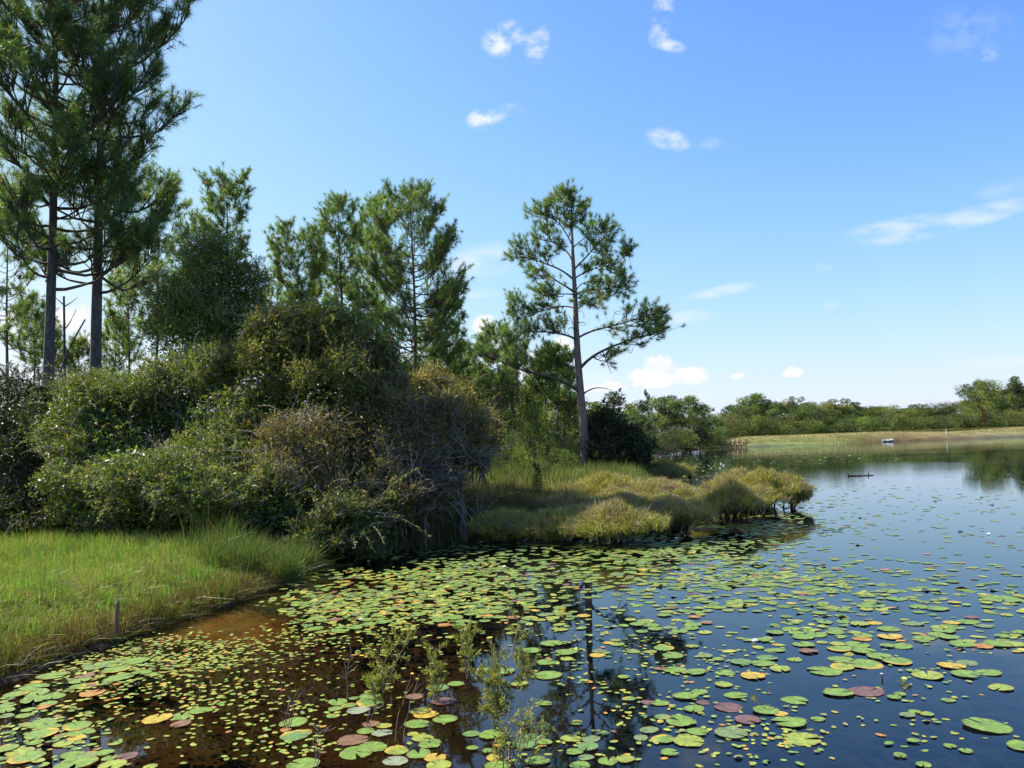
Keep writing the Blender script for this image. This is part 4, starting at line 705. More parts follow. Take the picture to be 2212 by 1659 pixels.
def lily_flower(label, px, py, r_px, seed, tint=(.85, .83, .80), cat='water lily', up=.02):
    rng = np.random.default_rng(seed); g = ground(px, py); r = r_px / F * g[1]; T = thing('water_lily', (g[0], g[1], 0.0), label, cat); B = Buf()
    for ring, (nn, el, s) in enumerate([(9, .25, 1.0), (8, .7, .85), (6, 1.1, .65)]):
        for k in range(nn):
            a = k * 2 * PI / nn + ring * .35 + rng.normal(0, .08); d = np.array([math.cos(a) * math.cos(el), math.sin(a) * math.cos(el), math.sin(el)]); sd = np.array([-math.sin(a), math.cos(a), 0]); n = np.cross(d, sd); L = r * s
            o = np.array([0, 0, up]); pts = np.array([o, o + d * L * .45 + sd * L * .2 - n * L * .06, o + d * L * .8 + sd * L * .13, o + d * L, o + d * L * .8 - sd * L * .13, o + d * L * .45 - sd * L * .2 - n * L * .06])
            B.add(pts, [[0, 1, 5], [1, 2, 4], [1, 4, 5], [2, 3, 4]], np.array(tint) * rng.uniform(.92, 1.0))
    B.obj('petals', M_PETAL, T); C = Buf(); m = 26; a = rng.uniform(0, 2 * PI, m); e = np.stack([np.cos(a) * r * .22, np.sin(a) * r * .22, np.full(m, up + r * .3)], 1); b = e * np.array([.4, .4, 0]) + np.array([0, 0, up])
    blades(C, b, e, np.full(m, r * .07), np.broadcast_to(np.array([.65, .42, .04]), (m, 3))); C.obj('stamens', M_PETAL, T)
    S = Buf(); tubes(S, np.array([[0, 0, -.35], [.01, 0, -.1], [0, 0, up]]), np.array([.006, .006, .006]), (.10, .08, .03), 6); S.obj('stalk', M_MARSH, T); return T
# ------------------------------------------------------------------ small built things
def stake():
    g = ground(250, 1392); Y = g[1]; z1 = at(252, 1300, Y)[2]; loc = np.array([g[0], Y, -.25]); rng = np.random.default_rng(1)
    T = thing('wooden_stake', loc, 'weathered grey wooden stake at the edge of the grassy bank', 'stake'); B = Buf(); H = z1 + .25; w, d = .024, .018
    prof = [(0, 1.0), (.3, 1.0), (H * .6, .97), (H * .96, .93), (H, .80)]; V = []
    for z, s in prof:
        for (x, y) in ((-w, -d), (w, -d), (w, d), (-w, d)): V.append([x * s + .018 * z / H + rng.normal(0, .0012), y * s + rng.normal(0, .0012), z + (.02 if x > 0 and z == H else 0)])
    t = []
    for k in range(len(prof) - 1):
        for j in range(4): a, b = k * 4 + j, k * 4 + (j + 1) % 4; t += [[a, b, b + 4], [a, b + 4, a + 4]]
    n = len(prof) * 4 - 4; t += [[n, n + 1, n + 2], [n, n + 2, n + 3]]; B.add(V, t, (.18, .135, .08)); B.obj('post', M_PLANK, T)
    B = Buf(); q = np.array([[-w - .001, -d - .004, .22], [w + .004, -d - .004, .22], [w + .004, d + .004, .22], [-w - .001, d + .004, .22]]); V = np.concatenate([q, q + [0.002, 0, .11]]) ; V[:, :2] *= 1.06
    t = []
    for j in range(4): a, b = j, (j + 1) % 4; t += [[a, b, b + 4], [a, b + 4, a + 4]]
    B.add(V, t, (.06, .075, .025)); B.obj('algae_band', M_PLANK, T)
def box(B, c, s, col, R=None):
    v = np.array([[x, y, z] for x in (-1, 1) for y in (-1, 1) for z in (-1, 1)], float) * np.array(s) / 2
    if R is not None: v = v @ np.asarray(R).T
    B.add(v + np.array(c), [[0, 1, 3], [0, 3, 2], [4, 6, 7], [4, 7, 5], [0, 4, 5], [0, 5, 1], [2, 3, 7], [2, 7, 6], [0, 2, 6], [0, 6, 4], [1, 5, 7], [1, 7, 3]], col)
def dock():
    Y = DAM0[1] - 2.5; x0 = at(1564, 960, Y)[0]; x1 = at(1609, 960, Y)[0]; W = x1 - x0; T = thing('fishing_dock', ((x0 + x1) / 2, Y, 0), 'small wooden fishing dock with railings at the end of the grassy dam', 'dock'); rng = np.random.default_rng(4)
    wood = (.62, .44, .20); dark = (.34, .23, .11); B = Buf()
    for i in range(26): box(B, (-W / 2 + (i + .5) * W / 26, .0, .62 + rng.normal(0, .003)), (W / 26 - .015, 2.6, .05), np.array(wood) * rng.uniform(.8, 1.15))
    B.obj('deck', M_PLANK, T)
    for y in (-1.22, 1.22): B = Buf(); box(B, (0, y, .50), (W - .1, .08, .18), dark); B.obj('joist', M_PLANK, T)
    for i in range(5):
        x = -W / 2 + .15 + i * (W - .3) / 4
        for y in (-1.3, 1.3):
            B = Buf(); box(B, (x, y, .35), (.16, .16, 2.5), dark if y < 0 else wood); B.obj('post', M_PLANK, T)
    for y in (-1.3, 1.3):
        for z in (1.08, 1.38):
            B = Buf(); box(B, (0, y - .11, z), (W, .05, .14), wood); B.obj('rail', M_PLANK, T)
    B = Buf(); box(B, (0, -1.3, 1.64), (W + .1, .30, .05), wood); B.obj('handrail', M_PLANK, T)
    for z in (1.1, 1.4): B = Buf(); box(B, (W / 2 - .03, 0, z), (.05, 2.3, .14), wood); B.obj('rail', M_PLANK, T)
def boat():
    g = ground(1918, 954.5); T = thing('small_boat', (g[0], g[1], .0), 'small pale boat with dark seats pulled up against the grassy dam', 'boat'); T.rotation_euler = (.38, 0, -.3); n = 13; s = np.linspace(-1, 1, n)
    def shell(scale, off):
        V = [];
        for t in s:
            w = .48 * (1 - max(0, t) ** 2.4) * (.85 + .15 * (t > -.9)) * scale; zt = .46 + .16 * max(0, t) ** 2
            for k in np.linspace(-1, 1, 9): V.append([t * 1.15 * (1 if scale == 1 else .95), w * k, off + zt * abs(k) ** 2.2])
        return np.array(V)
    tr = [];
    for i in range(n - 1):
        for k in range(8): a = i * 9 + k; tr += [[a, a + 1, a + 10], [a, a + 10, a + 9]]
    B = Buf(); B.add(shell(1, 0), tr, (.72, .62, .56)); B.obj('hull', plain_mat('boat paint', (.88, .80, .76)), T, True)
    B = Buf(); V = shell(.94, .03); B.add(V, tr, (.2, .2, .2)); B.obj('lining', plain_mat('boat inside', (.72, .68, .64)), T, True)
    for x in (-.5, .35): B = Buf(); box(B, (x, 0, .36), (.22, .78, .04), (.1, .1, .11)); B.obj('seat', M_PLANK, T)
def white_post():
    g = ground(2045, 949); Y = g[1] + .8; x = at(2045, 945, Y)[0]; z = float(height(np.array([x]), np.array([Y]))[0]); T = thing('marker_post', (x, Y, z), 'thin white marker post standing on the face of the dam', 'post'); m = plain_mat('post paint', (.72, .70, .62))
    B = Buf(); tubes(B, np.array([[0, 0, -.2], [0, 0, .5], [0, 0, 1.25]]), np.array([.07, .07, .07]), (.7, .7, .7), 8); B.obj('shaft', m, T); B = Buf(); tubes(B, np.array([[0, 0, 1.25], [0, 0, 1.29], [0, 0, 1.33]]), np.array([.09, .08, .01]), (.7, .7, .7), 8); B.obj('cap', m, T)
def log_and_stump():
    g = ground(1860, 1028); rng = np.random.default_rng(2); T = thing('floating_log', (g[0], g[1], 0), 'thin dark log floating on the open pale water', 'log'); L = 54 / F * g[1] / 2; B = Buf()
    q = np.array([[-L, 0, .02], [-L * .5, .02, .035], [0, 0, .02], [L * .6, -.03, .03], [L, 0, .01]]); tubes(B, resample(q, 12), np.linspace(.030, .018, 12), (.06, .05, .04), 7); B.obj('trunk', M_BARK, T, True)
    B = Buf(); tubes(B, np.array([[L * .55, -.02, .03], [L * .6, 0, .12], [L * .62, .03, .18]]), np.array([.03, .025, .012]), (.05, .04, .03), 6); B.obj('branch_stub', M_BARK, T, True); B = Buf(); tubes(B, np.array([[-L * .95, 0, .03], [-L, .02, .1], [-L * 1.02, .02, .13]]), np.array([.03, .03, .02]), (.05, .04, .03), 6); B.obj('branch_stub', M_BARK, T, True)
    g = ground(1489, 1032); T = thing('tree_stump', (g[0], g[1], 0), 'dark jagged stump poking from the water beside the marsh shrubs', 'stump'); B = Buf()
    tubes(B, resample([[0, 0, -.3], [0, 0, .2], [.08, 0, .42], [.22, .02, .62]], 8), np.linspace(.19, .06, 8), (.035, .025, .02), 8); B.obj('trunk', M_BARK, T, True)
    for (e, r) in (([-.42, 0, .40], .05), ([.36, .05, .75], .05), ([-.2, .1, .25], .07)):
        B = Buf(); tubes(B, resample([[0, 0, .25], np.array(e) * .5 + [0, 0, .14], e], 6), np.linspace(r, .015, 6), (.035, .025, .02), 6); B.obj('branch_stub', M_BARK, T, True)
def snag(label, pts, w, Y, arms, seed):
    loc = np.array([at(*pts[0], Y)[0], Y, .4]); T = thing('dead_snag', loc, label, 'dead tree'); B = Buf(); q = np.array([[0, 0, -.2]] + [at(*p, Y) - loc for p in pts]); tubes(B, resample(q, 14), np.linspace(w, w * .55, 14), (.075, .065, .06), 7); B.obj('trunk', M_BARK, T, True)
    for a in arms: B = Buf(); p = np.array([at(*x, Y + .2) - loc for x in a]); tubes(B, resample(p, 7), np.linspace(w * .4, w * .1, 7), (.075, .06, .055), 5); B.obj('branch', M_BARK, T, True)
def vine(label, pts, Y, seed, nleaf=120, lsz=.085):
    rng = np.random.default_rng(seed); P = np.array([at(*p, Y) for p in pts]); loc = P[0].copy(); q = resample(P - loc, 30); q += rng.normal(0, .02, q.shape); T = thing('vine', loc, label, 'vine'); B = Buf(); tubes(B, q, np.full(30, .008), (.12, .13, .04), 4); B.obj('stem', M_TWIG, T)
    i = rng.integers(0, 30, nleaf); C = Buf(); leaves(C, q[i] + rng.normal(0, .07, (nleaf, 3)), nrm(rng.normal(0, 1, (nleaf, 3)) + [0, -.4, -.3]), lsz * rng.uniform(.6, 1.3, nleaf), lsz * .75, pick(rng, [(.15, .27, .04), (.11, .21, .035)], (1, 1), nleaf), rng); C.obj('leaves', M_LEAF, T)
def yellow_flower(label, px, py, Y, seed):
    rng = np.random.default_rng(seed); e = at(px, py, Y); z0 = float(height(np.array([e[0]]), np.array([Y]))[0]); T = thing('yellow_flower', (e[0], Y, z0), label, 'flower'); B = Buf(); h = max(.1, e[2] - z0); tubes(B, np.array([[0, 0, 0], [.03, 0, h * .5], [0, 0, h]]), np.array([.006, .005, .004]), (.09, .13, .03), 5); B.obj('stem', M_MARSH, T)
    C = Buf(); n = 11; a = np.arange(n) * 2 * PI / n; c = np.broadcast_to(np.array([0, 0, h]), (n, 3)); leaves(C, c, np.stack([np.cos(a), np.sin(a) - .5, np.full(n, .35)], 1), .075, .035, jit(rng, (.75, .50, .02), n, .08, .03), rng); C.obj('petals', M_PETAL, T)
# ------------------------------------------------------------------ put it together
def build():
    build_terrain(); build_grass(); build_pads(); lone_pine()
    rng = np.random.default_rng(3)
    # --- two tall pines at the left edge
    prf = lambda R: (lambda f: R * (1 - f ** 3.2) ** .55 * (.86 + .14 * min(1, f * 2.2)))
    for (lab, pts, Y, R, cb, seed, H, r0) in (
            ('tall thick pine with branches starting high, the outer of two big trunks', [(95, 980), (112, 200)], 27.5, 3.3, .35, 41, 22.0, .215), ('tall thick pine with the dark drooping crown beside the glossy thicket', [(202, 980), (213, 200)], 28.5, 3.55, .33, 43, 23.5, .235)):
        b = at(*pts[0], Y); tp = at(*pts[1], Y); k = (tp[0] - b[0]) / (tp[2] - b[2]); base = np.array([b[0], Y, .5]); r = np.random.default_rng(seed)
        g = gen_pine(r, H, cb, prf(R), n_br=84, tw=1.15, up=.22, dens=1.0, sub=6, r0=r0, lean=(k * H, 0), wob=.05, droop=-.04, qmin=.45)
        make_pine(lab, base, g, r, N=24, L=.30, w=.0125, bark=(.10, .088, .078), cols=[(.16, .225, .05), (.11, .175, .042), (.22, .27, .07), (.08, .13, .042)], cw=(3, 3, 2, 2), brown=.02)
    # --- pines of the middle distance
    P = pine_at
    P('flat-topped pale pine showing above the dark drooping crown', 492, 405, 42, .5, 72, 600, 51, 'flat', 30, shift=2, sub=7, N=24, L=.26, w=.016)
    P('bushy pine low behind the olive vine-covered bush', 640, 520, 46, .5, 84, 700, 52, 'flat', 38, shift=-4, sub=7, N=24, L=.26, w=.016)
    P('slim pine with an open knobbly crown behind the vine-covered bush', 748, 436, 50, .5, 66, 660, 53, 'egg', 44, shift=-16, sub=6, N=22, L=.26, w=.016)
    P('pale round-topped pine tucked behind the fullest of the middle pines', 822, 430, 56, .5, 70, 720, 54, 'round', 50, shift=-2, N=22, L=.27, w=.018)
    P('full broad pine with a domed crown in the middle of the woods edge', 893, 415, 46, .5, 122, 770, 55, 'round', 78, r0=.165, shift=-12, up=.35, sub=6, dens=.75, N=24, L=.28, w=.015)
    P('dense middle-height pine against the tall white cloud', 962, 632, 54, .5, 62, 870, 56, 'round', 46, shift=-6, N=24, L=.27, w=.018)
    P('low spreading pine beneath the white cloud', 1072, 720, 62, .5, 66, 850, 57, 'round', 36, shift=-4, N=22, L=.28, w=.02)
    P('thin young pine with sparse upright tufts between cloud and lone pine', 1127, 645, 50, .5, 44, 830, 58, 'egg', 32, r0=.085, shift=-6, up=.9, sub=5, N=20, L=.25, w=.016)
    for i, (px, tp, Y, r, cr, pr, lab) in enumerate([
            (1165, 790, 66, 26, 900, 'egg', 'slim pine with a bare lower trunk, first of the row just behind the lone pine'), (1186, 762, 60, 34, 860, 'egg', 'slim leaning pine, second of the row just behind the lone pine'), (1206, 755, 63, 34, 880, 'round', 'slim pine of the row just behind the lone pine, third along'),
            (1222, 800, 66, 26, 900, 'egg', 'slim pine at the lone pine trunk, fourth of the row behind'), (1010, 745, 64, 40, 900, 'round', 'dark bushy pine between the dense middle pine and the low spreading one'), (1046, 800, 72, 30, 900, 'round', 'small dark pine half hidden under the low spreading pine'), (920, 700, 60, 44, 900, 'round', 'dark pine filling the gap beside the full broad pine trunk'), (800, 610, 60, 50, 860, 'round', 'shadowed pine behind the vine-covered bush top'), (1098, 800, 70, 26, 880, 'egg', 'short pine seen through the long bare limb of the lone pine'), (700, 560, 58, 56, 860, 'round', 'mid-height pine between the bushy low pine and the slim knobbly one'), (590, 600, 56, 50, 860, 'round', 'mid-height pine at the shoulder of the tall glossy tree'), (985, 700, 72, 44, 900, 'round', 'mid-height pine just under the white cloud edge')]):
        P(lab, px, tp, Y, .5, r, cr, 60 + i, pr, 32, r0=.11, shift=-4, N=20, L=.28, w=.021)
    for i, (px, tp, Y, r, cr, pr, lab) in enumerate([
            (330, 380, 46, 100, 760, 'round', 'big pale pine behind the dark drooping crown'), (420, 470, 52, 70, 760, 'round', 'pale pine behind the tallest glossy tree'), (270, 560, 50, 60, 780, 'egg', 'middling pine showing just beside the second big trunk'), (20, 440, 48, 80, 760, 'round', 'hazy pine behind the outer big trunk, tall and wide'),
            (62, 660, 58, 60, 800, 'round', 'short pine with straight dark trunk behind the outer big trunk'), (100, 700, 62, 40, 830, 'egg', 'short thin pine just behind the outer big trunk'), (165, 745, 60, 44, 830, 'round', 'small pine with reddish needles in the gap between the big trunks'), (240, 700, 64, 44, 830, 'round', 'small pine behind the second big trunk')]):
        P(lab, px, tp, Y, .5, r, cr, 80 + i, pr, 40, r0=.13, dens=.8, shift=4, N=20, L=.28, w=.019, brown=.12 if i == 6 else .03)
    snag('bare broken snag standing in the gap between the two big trunks', [(140, 800), (139, 720), (138, 640)], .10, 44, [[(139, 660), (128, 650), (112, 636)], [(139, 662), (152, 655), (168, 642)], [(139, 712), (150, 700), (165, 668)]], 1)
    snag('leaning dead trunk slanting behind the second big trunk', [(124, 810), (152, 745), (184, 690)], .07, 40, [[(150, 750), (158, 735), (160, 715)]], 2)
    # --- thicket on the bank
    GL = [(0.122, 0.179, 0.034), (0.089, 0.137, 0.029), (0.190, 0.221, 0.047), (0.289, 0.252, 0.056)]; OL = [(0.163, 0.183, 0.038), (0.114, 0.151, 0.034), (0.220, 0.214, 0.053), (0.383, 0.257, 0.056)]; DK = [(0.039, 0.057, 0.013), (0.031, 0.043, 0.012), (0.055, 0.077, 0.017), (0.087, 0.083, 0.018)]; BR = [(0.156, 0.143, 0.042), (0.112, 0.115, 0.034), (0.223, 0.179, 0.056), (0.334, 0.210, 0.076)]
    bush('tall dense glossy tree rising above the thicket', [(470, 565, 24, 80, 78, 1.2), (440, 640, 24, 100, 80, 1.4), (525, 640, 24.4, 55, 90, 1.0), (420, 730, 23.6, 110, 90, 1.4), (500, 740, 24.3, 80, 90, 1.2), (360, 690, 24.2, 40, 60, .8)], 201, 6200, [(0.136, 0.197, 0.026), (0.094, 0.139, 0.022), (0.218, 0.255, 0.040), (0.122, 0.174, 0.032)], (4, 3, 2, 2), name='evergreen_tree', cat='tree', base_z=.5, stems=5, twigs=30, surf=.35)
    bush('dark shaded shrub at the outer end of the thicket', [(15, 880, 23, 90, 80, 1.2), (60, 960, 21.5, 90, 110, 1.3), (10, 1040, 20.5, 80, 110, 1.2), (90, 1080, 20, 90, 70, 1.0), (120, 850, 24, 60, 50, 1), (-60, 960, 21, 80, 170, 1.2), (40, 1130, 18.9, 110, 45, .8), (-40, 1120, 18.8, 90, 60, .8), (180, 1110, 19.4, 120, 50, .8), (330, 1120, 19.3, 120, 50, .8), (480, 1130, 18.8, 110, 48, .8)], 202, 8500, DK, (4, 3, 2, .6), base_z=.45)  # leaf colour carries the shade; low dark lobes fill the hollow under the thicket
    bush('glossy shrub with sunlit rounded top in front of the second big trunk', [(190, 890, 20.5, 85, 80, 1.1), (270, 890, 21, 90, 95, 1.2), (180, 980, 20, 90, 70, 1.0), (240, 960, 20, 90, 80, 1.0), (130, 930, 20.6, 60, 60, .8), (210, 840, 22.5, 90, 40, 1.0)], 203, 5000, GL, (4, 3, 2, .7), base_z=.45)
    bush('broad olive shrub at the centre of the thicket with bare grey twigs', [(330, 900, 21.5, 110, 110, 1.4), (430, 850, 22, 120, 130, 1.5), (330, 1040, 19, 150, 70, 1.2), (250, 1070, 18.6, 120, 65, 1.0), (460, 1020, 19.2, 130, 110, 1.3), (400, 1100, 18.5, 150, 62, 1.0), (500, 930, 20.5, 110, 110, 1.3), (150, 1050, 18.8, 80, 55, .9), (560, 1070, 17.8, 90, 75, 1), (470, 800, 21.8, 80, 70, 1.2), (570, 900, 20.6, 80, 95, 1.2), (300, 1020, 17.4, 120, 60, .9), (420, 1060, 17.0, 120, 55, .9)], 204, 14000, GL, (3, 3, 2.4, .9), base_z=.42, twigs=320, stems=12)
    bush('olive-brown vine-covered bush with orange leaves at its domed top', [(650, 720, 21.5, 100, 80, 1.3), (720, 750, 21.5, 110, 100, 1.3), (600, 800, 21, 95, 105, 1.3), (800, 790, 22, 85, 75, 1.1), (570, 735, 21.5, 55, 60, .9), (720, 880, 20.5, 130, 110, 1.4), (830, 860, 21.4, 70, 70, 1)], 205, 9500, OL, (3, 3, 2, .3), leaf=(.07, .03), base_z=.42, twigs=130, stems=10, twig_col=(.23, .18, .14))
    bush('grey-twigged bush leaning out over the water with long bare limbs', [(760, 970, 19.5, 160, 110, 1.3), (880, 900, 21, 110, 80, 1.2), (960, 900, 21.5, 80, 50, 1.0), (640, 1010, 18.6, 130, 115, 1.2), (1020, 930, 21.8, 55, 48, .7), (700, 1100, 17.8, 130, 70, 1.0), (880, 980, 20, 90, 40, .9), (820, 1040, 18.5, 70, 60, .8), (850, 1085, 18.2, 70, 45, .7), (1000, 975, 21.2, 60, 38, .7), (930, 960, 20.6, 80, 40, .8)], 206, 10500, BR, (3, 3, 2, .6), base_z=.38, twigs=360, stems=7, sway=.12, twig_col=(.27, .235, .20), leaf=(.055, .02))
    bush('loose grey-stemmed shrub in the shade beneath the long crooked limb', [(880, 1070, 18.8, 80, 60, .8), (950, 1050, 19.4, 70, 50, .8), (1010, 1000, 20.4, 50, 42, .7), (910, 1010, 19.6, 70, 36, .7)], 210, 1700, [(.08, .085, .028), (.06, .07, .022), (.11, .10, .04), (.13, .11, .05)], (3, 3, 2, 1), base_z=.15, twigs=200, stems=5, twig_col=(.33, .29, .25), leaf=(.055, .018), shoots=60)
    bush('low dark glossy bush hanging at the waterline under the thicket', [(760, 1130, 17.4, 90, 66, .9), (690, 1170, 16.8, 75, 45, .7), (830, 1100, 18.2, 65, 45, .7), (620, 1130, 17.6, 70, 70, .8), (560, 1110, 18.0, 80, 60, .8), (800, 1170, 17.2, 60, 30, .6)], 207, 5200, [(0.085, 0.128, 0.029), (0.059, 0.088, 0.022), (0.144, 0.176, 0.043), (0.204, 0.192, 0.058)], (3, 3, 2, .8), base_z=.1, twigs=90, twig_col=(.22, .19, .16), leaf=(.075, .026))
    bush('yellowish olive bush at the end of the thicket beside the reeds', [(985, 880, 28, 68, 56, 1.3), (1050, 935, 27, 48, 50, 1.0), (930, 830, 29, 55, 50, 1.2), (1010, 960, 26.5, 60, 50, 1.0)], 208, 3000, [(0.204, 0.184, 0.040), (0.144, 0.144, 0.032), (0.254, 0.208, 0.058), (0.119, 0.128, 0.029)], (3, 3, 2, 1), base_z=.3, twigs=70, leaf=(.075, .028), twig_col=(.22, .19, .16))
    # long dark limb reaching out of the thicket
    T = thing('fallen_limb', at(790, 1040, 18.8), 'long dark crooked limb reaching out of the thicket over the reeds', 'limb'); lo = at(790, 1040, 18.8); B = Buf(); q = resample([at(x, y, 18.8 + dz) - lo for x, y, dz in ((760, 1050, .4), (800, 1035, .2), (850, 1028, 0), (890, 1018, -.1), (930, 1000, -.1), (960, 985, 0))], 16); tubes(B, q, np.linspace(.055, .022, 16), (.06, .048, .04), 7); B.obj('limb', M_BARK, T, True)
    for pth in ([(905, 1012), (950, 1018), (985, 1015), (1015, 1000)], [(915, 1014), (960, 1024), (1000, 1028), (1020, 1030)], [(935, 998), (975, 990), (1010, 985)]): B = Buf(); tubes(B, resample([at(*p, 18.75) - lo for p in pth], 9), np.linspace(.024, .007, 9), (.07, .058, .048), 5); B.obj('branch', M_BARK, T, True)
    vine('bright green vine trailing out of the dark shrub', [(58, 1052), (90, 1040), (150, 1020), (235, 980)], 18.4, 1, 70); vine('bright green vine hanging over the vine-covered bush', [(700, 650), (750, 670), (800, 695), (850, 715), (905, 728)], 20.6, 2, 150, .095); vine('small green vine climbing the side of the tall glossy tree', [(590, 655), (560, 675), (530, 690), (500, 705)], 22.6, 3, 70, .09); vine('thin vine low in the shaded shrub', [(15, 960), (40, 935), (60, 915)], 20.6, 4, 40)
    # --- undergrowth between thicket and lone pine
    und = [(1020, 870, 46, 60, 'olive', 'shrub'), (1075, 845, 52, 55, 'dark', 'shrub'), (1110, 880, 48, 55, 'yellow', 'shrub'), (1160, 870, 47, 46, 'yellow', 'oak'), (1215, 900, 48, 50, 'far', 'shrub'), (1130, 925, 42, 52, 'olive', 'shrub'), (1190, 930, 41, 52, 'olive', 'shrub'), (1075, 915, 40, 50, 'far', 'shrub'), (1235, 935, 44, 45, 'dark', 'shrub'), (1040, 940, 36, 45, 'olive', 'shrub'), (960, 800, 56, 60, 'dark', 'shrub'), (890, 800, 52, 70, 'dark', 'shrub'), (1270, 880, 62, 60, 'far', 'shrub'), (1010, 800, 66, 50, 'far', 'oak'), (1180, 830, 75, 60, 'dark', 'shrub'), (955, 850, 50, 60, 'olive', 'oak'), (1030, 835, 58, 52, 'far', 'oak'), (1085, 800, 68, 50, 'dark', 'oak'), (1140, 815, 64, 46, 'far', 'oak'), (1230, 850, 66, 44, 'far', 'oak'), (1255, 905, 52, 40, 'yellow', 'shrub'), (1100, 945, 37, 42, 'yellow', 'shrub'), (1160, 955, 36, 36, 'olive', 'shrub'), (1215, 965, 38, 34, 'far', 'shrub'), (1060, 965, 33, 34, 'dark', 'shrub'), (860, 760, 54, 60, 'far', 'oak')]
    names = {'olive': 'olive shrub', 'dark': 'dark green shrub', 'yellow': 'bright yellow-green shrub', 'far': 'mid-green shrub'}; cnt = {}
    for i, (px, tp, Y, r, cs, kd) in enumerate(und):
        cnt.setdefault(cs, []).append(i)
    for i, (px, tp, Y, r, cs, kd) in enumerate(und):
        order = sorted(cnt[cs], key=lambda j: und[j][0]); k = order.index(i); far_tree(f'{names[cs]} before the lone pine, {ORD[k]} out from the thicket', px, tp, Y, r, .25, kd, cs, i % 4, 'shrub', 'shrub', None)
    bush('dark leafy bush crowding the foot of the lone pine', [(1320, 935, 44, 50, 60, 1.4), (1365, 965, 43.5, 48, 46, 1.3), (1295, 970, 44, 30, 60, 1), (1345, 985, 42.5, 60, 36, 1.2), (1300, 905, 45, 25, 30, .7)], 209, 3600, DK, (3, 3, 2, .8), leaf=(.13, .06), base_z=.15, twigs=20, per=12)
    far_tree('small dark evergreen standing alone in the golden sedge', 1155, 1000, 25.5, 28, .1, 'cone', 'dark', 1, 'evergreen_shrub', 'shrub', None)
    # --- golden marsh shrubs
    S = marsh_shrub
    S('rounded olive shrub standing in the lily pads, apart at the front', 1243, 1420, 1083, 1180, 301, stems=16); S('olive shrub on many dark stems beside the rounded front one', 1400, 1530, 1068, 1148, 302, stems=26, gap=.46); S('olive shrub at the middle of the water row with spindly stems', 1520, 1650, 1038, 1128, 303, stems=22, gap=.46)
    S('golden shrub at the outer end of the water row', 1600, 1735, 1012, 1100, 304, stems=24, gap=.44); S('greyish shrub behind the water row', 1545, 1665, 1013, 1078, 305, stems=8, cw=(2, 2, 3, 2.5)); S('small thin shrub at the very tip of the water row', 1695, 1745, 1035, 1098, 306, stems=7, dens=.7)
    S('wide golden shrub on the point below the lone pine', 1240, 1390, 1016, 1085, 307, wet=False, gap=.1, stems=5); S('pinkish grey shrub on the point beside the cove', 1365, 1490, 1030, 1086, 308, wet=False, gap=.1, stems=5, cw=(1.6, 1.6, 3, 3)); S('golden shrub before the small dark evergreen', 1180, 1290, 1055, 1120, 309, wet=False, gap=.1, stems=5, cw=(2, 2, 3, 2))
    S('straw-coloured shrub at the water beside the bare forked shrub', 1040, 1140, 1090, 1158, 310, wet=False, gap=.1, stems=6); S('thin olive shrub at the water between the straw-coloured and rounded ones', 1140, 1250, 1095, 1158, 311, wet=False, gap=.1, stems=6, dens=.8); S('low golden shrub behind the many-stemmed olive one', 1385, 1490, 1066, 1112, 312, gap=.2, stems=6)
    S('yellowish shrub at the edge of the cove below the dark leafy bush', 1396, 1482, 990, 1036, 313, wet=False, gap=.1, stems=4, cw=(3, 3, 1, .5)); S('brownish shrub on the point in the middle of the sedge', 1290, 1370, 1050, 1098, 314, wet=False, gap=.1, stems=4, cw=(1, 1, 3, 2))
    S('straggly straw-tipped shrub filling in behind the rounded front one', 1280, 1420, 1060, 1125, 320, wet=False, gap=.05, stems=5, cw=(2, 3, 2, 2)); S('loose olive shrub between the front rounded and many-stemmed ones', 1370, 1450, 1080, 1135, 321, gap=.12, stems=6); S('low loose shrub linking the many-stemmed and middle ones', 1470, 1560, 1070, 1120, 322, gap=.15, stems=7, cw=(3, 2, 2, 1))
    S('loose golden shrub linking the middle and outer ones', 1560, 1680, 1045, 1110, 323, gap=.12, stems=8); S('wispy grey-tipped shrub low on the point', 1200, 1330, 1085, 1140, 324, wet=False, gap=.05, stems=4, cw=(2, 2, 3, 2)); S('wispy straw shrub between golden ones at the point, deep in the sedge', 1330, 1440, 1035, 1085, 325, wet=False, gap=.05, stems=4, cw=(2, 1, 3, 3))
    S('straw sedge shrub at the foot of the lone pine', 1180, 1330, 1012, 1060, 326, wet=False, gap=.03, stems=3, cw=(3, 3, 2, 1), Y=36.0)
    sprig('bare pale forked shrub at the water before the dark sedge', 1028, 1163, [[(1028, 1163), (1034, 1130), (1040, 1095), (1046, 1062)], [(1036, 1118), (1052, 1096), (1075, 1078)], [(1038, 1108), (1030, 1085), (1030, 1065)]], False, 401, thick=.022, twigs=9, name='bare_shrub')
    sprig('bare pale forked stems standing under the long crooked limb', 852, 1140, [[(852, 1140), (848, 1100), (838, 1060), (846, 1010)], [(850, 1120), (866, 1080), (880, 1040), (888, 1000)], [(850, 1110), (840, 1080), (822, 1060)], [(852, 1100), (880, 1085), (905, 1070)]], False, 402, thick=.02, twigs=9, name='bare_shrub')
    # --- sprigs in the near water
    S2 = lambda x, y: (663.6 + x / 3, 1179.7 + y / 3)
    def sp(label, base, paths, leafy, seed, **k): sprig(label, *S2(*base), [[S2(*p) for p in q] for q in paths], leafy, seed, **k)
    sp('yellowish leafy sprig in two parts rising from the brown shallows', (455, 1040), [[(455, 1040), (435, 960), (480, 840), (500, 740), (560, 660), (620, 580)], [(440, 930), (420, 880), (410, 850)], [(545, 980), (535, 840), (580, 740), (640, 640), (660, 560)], [(490, 800), (470, 700), (450, 640)]], True, 411, nleaf=900, twigs=14)
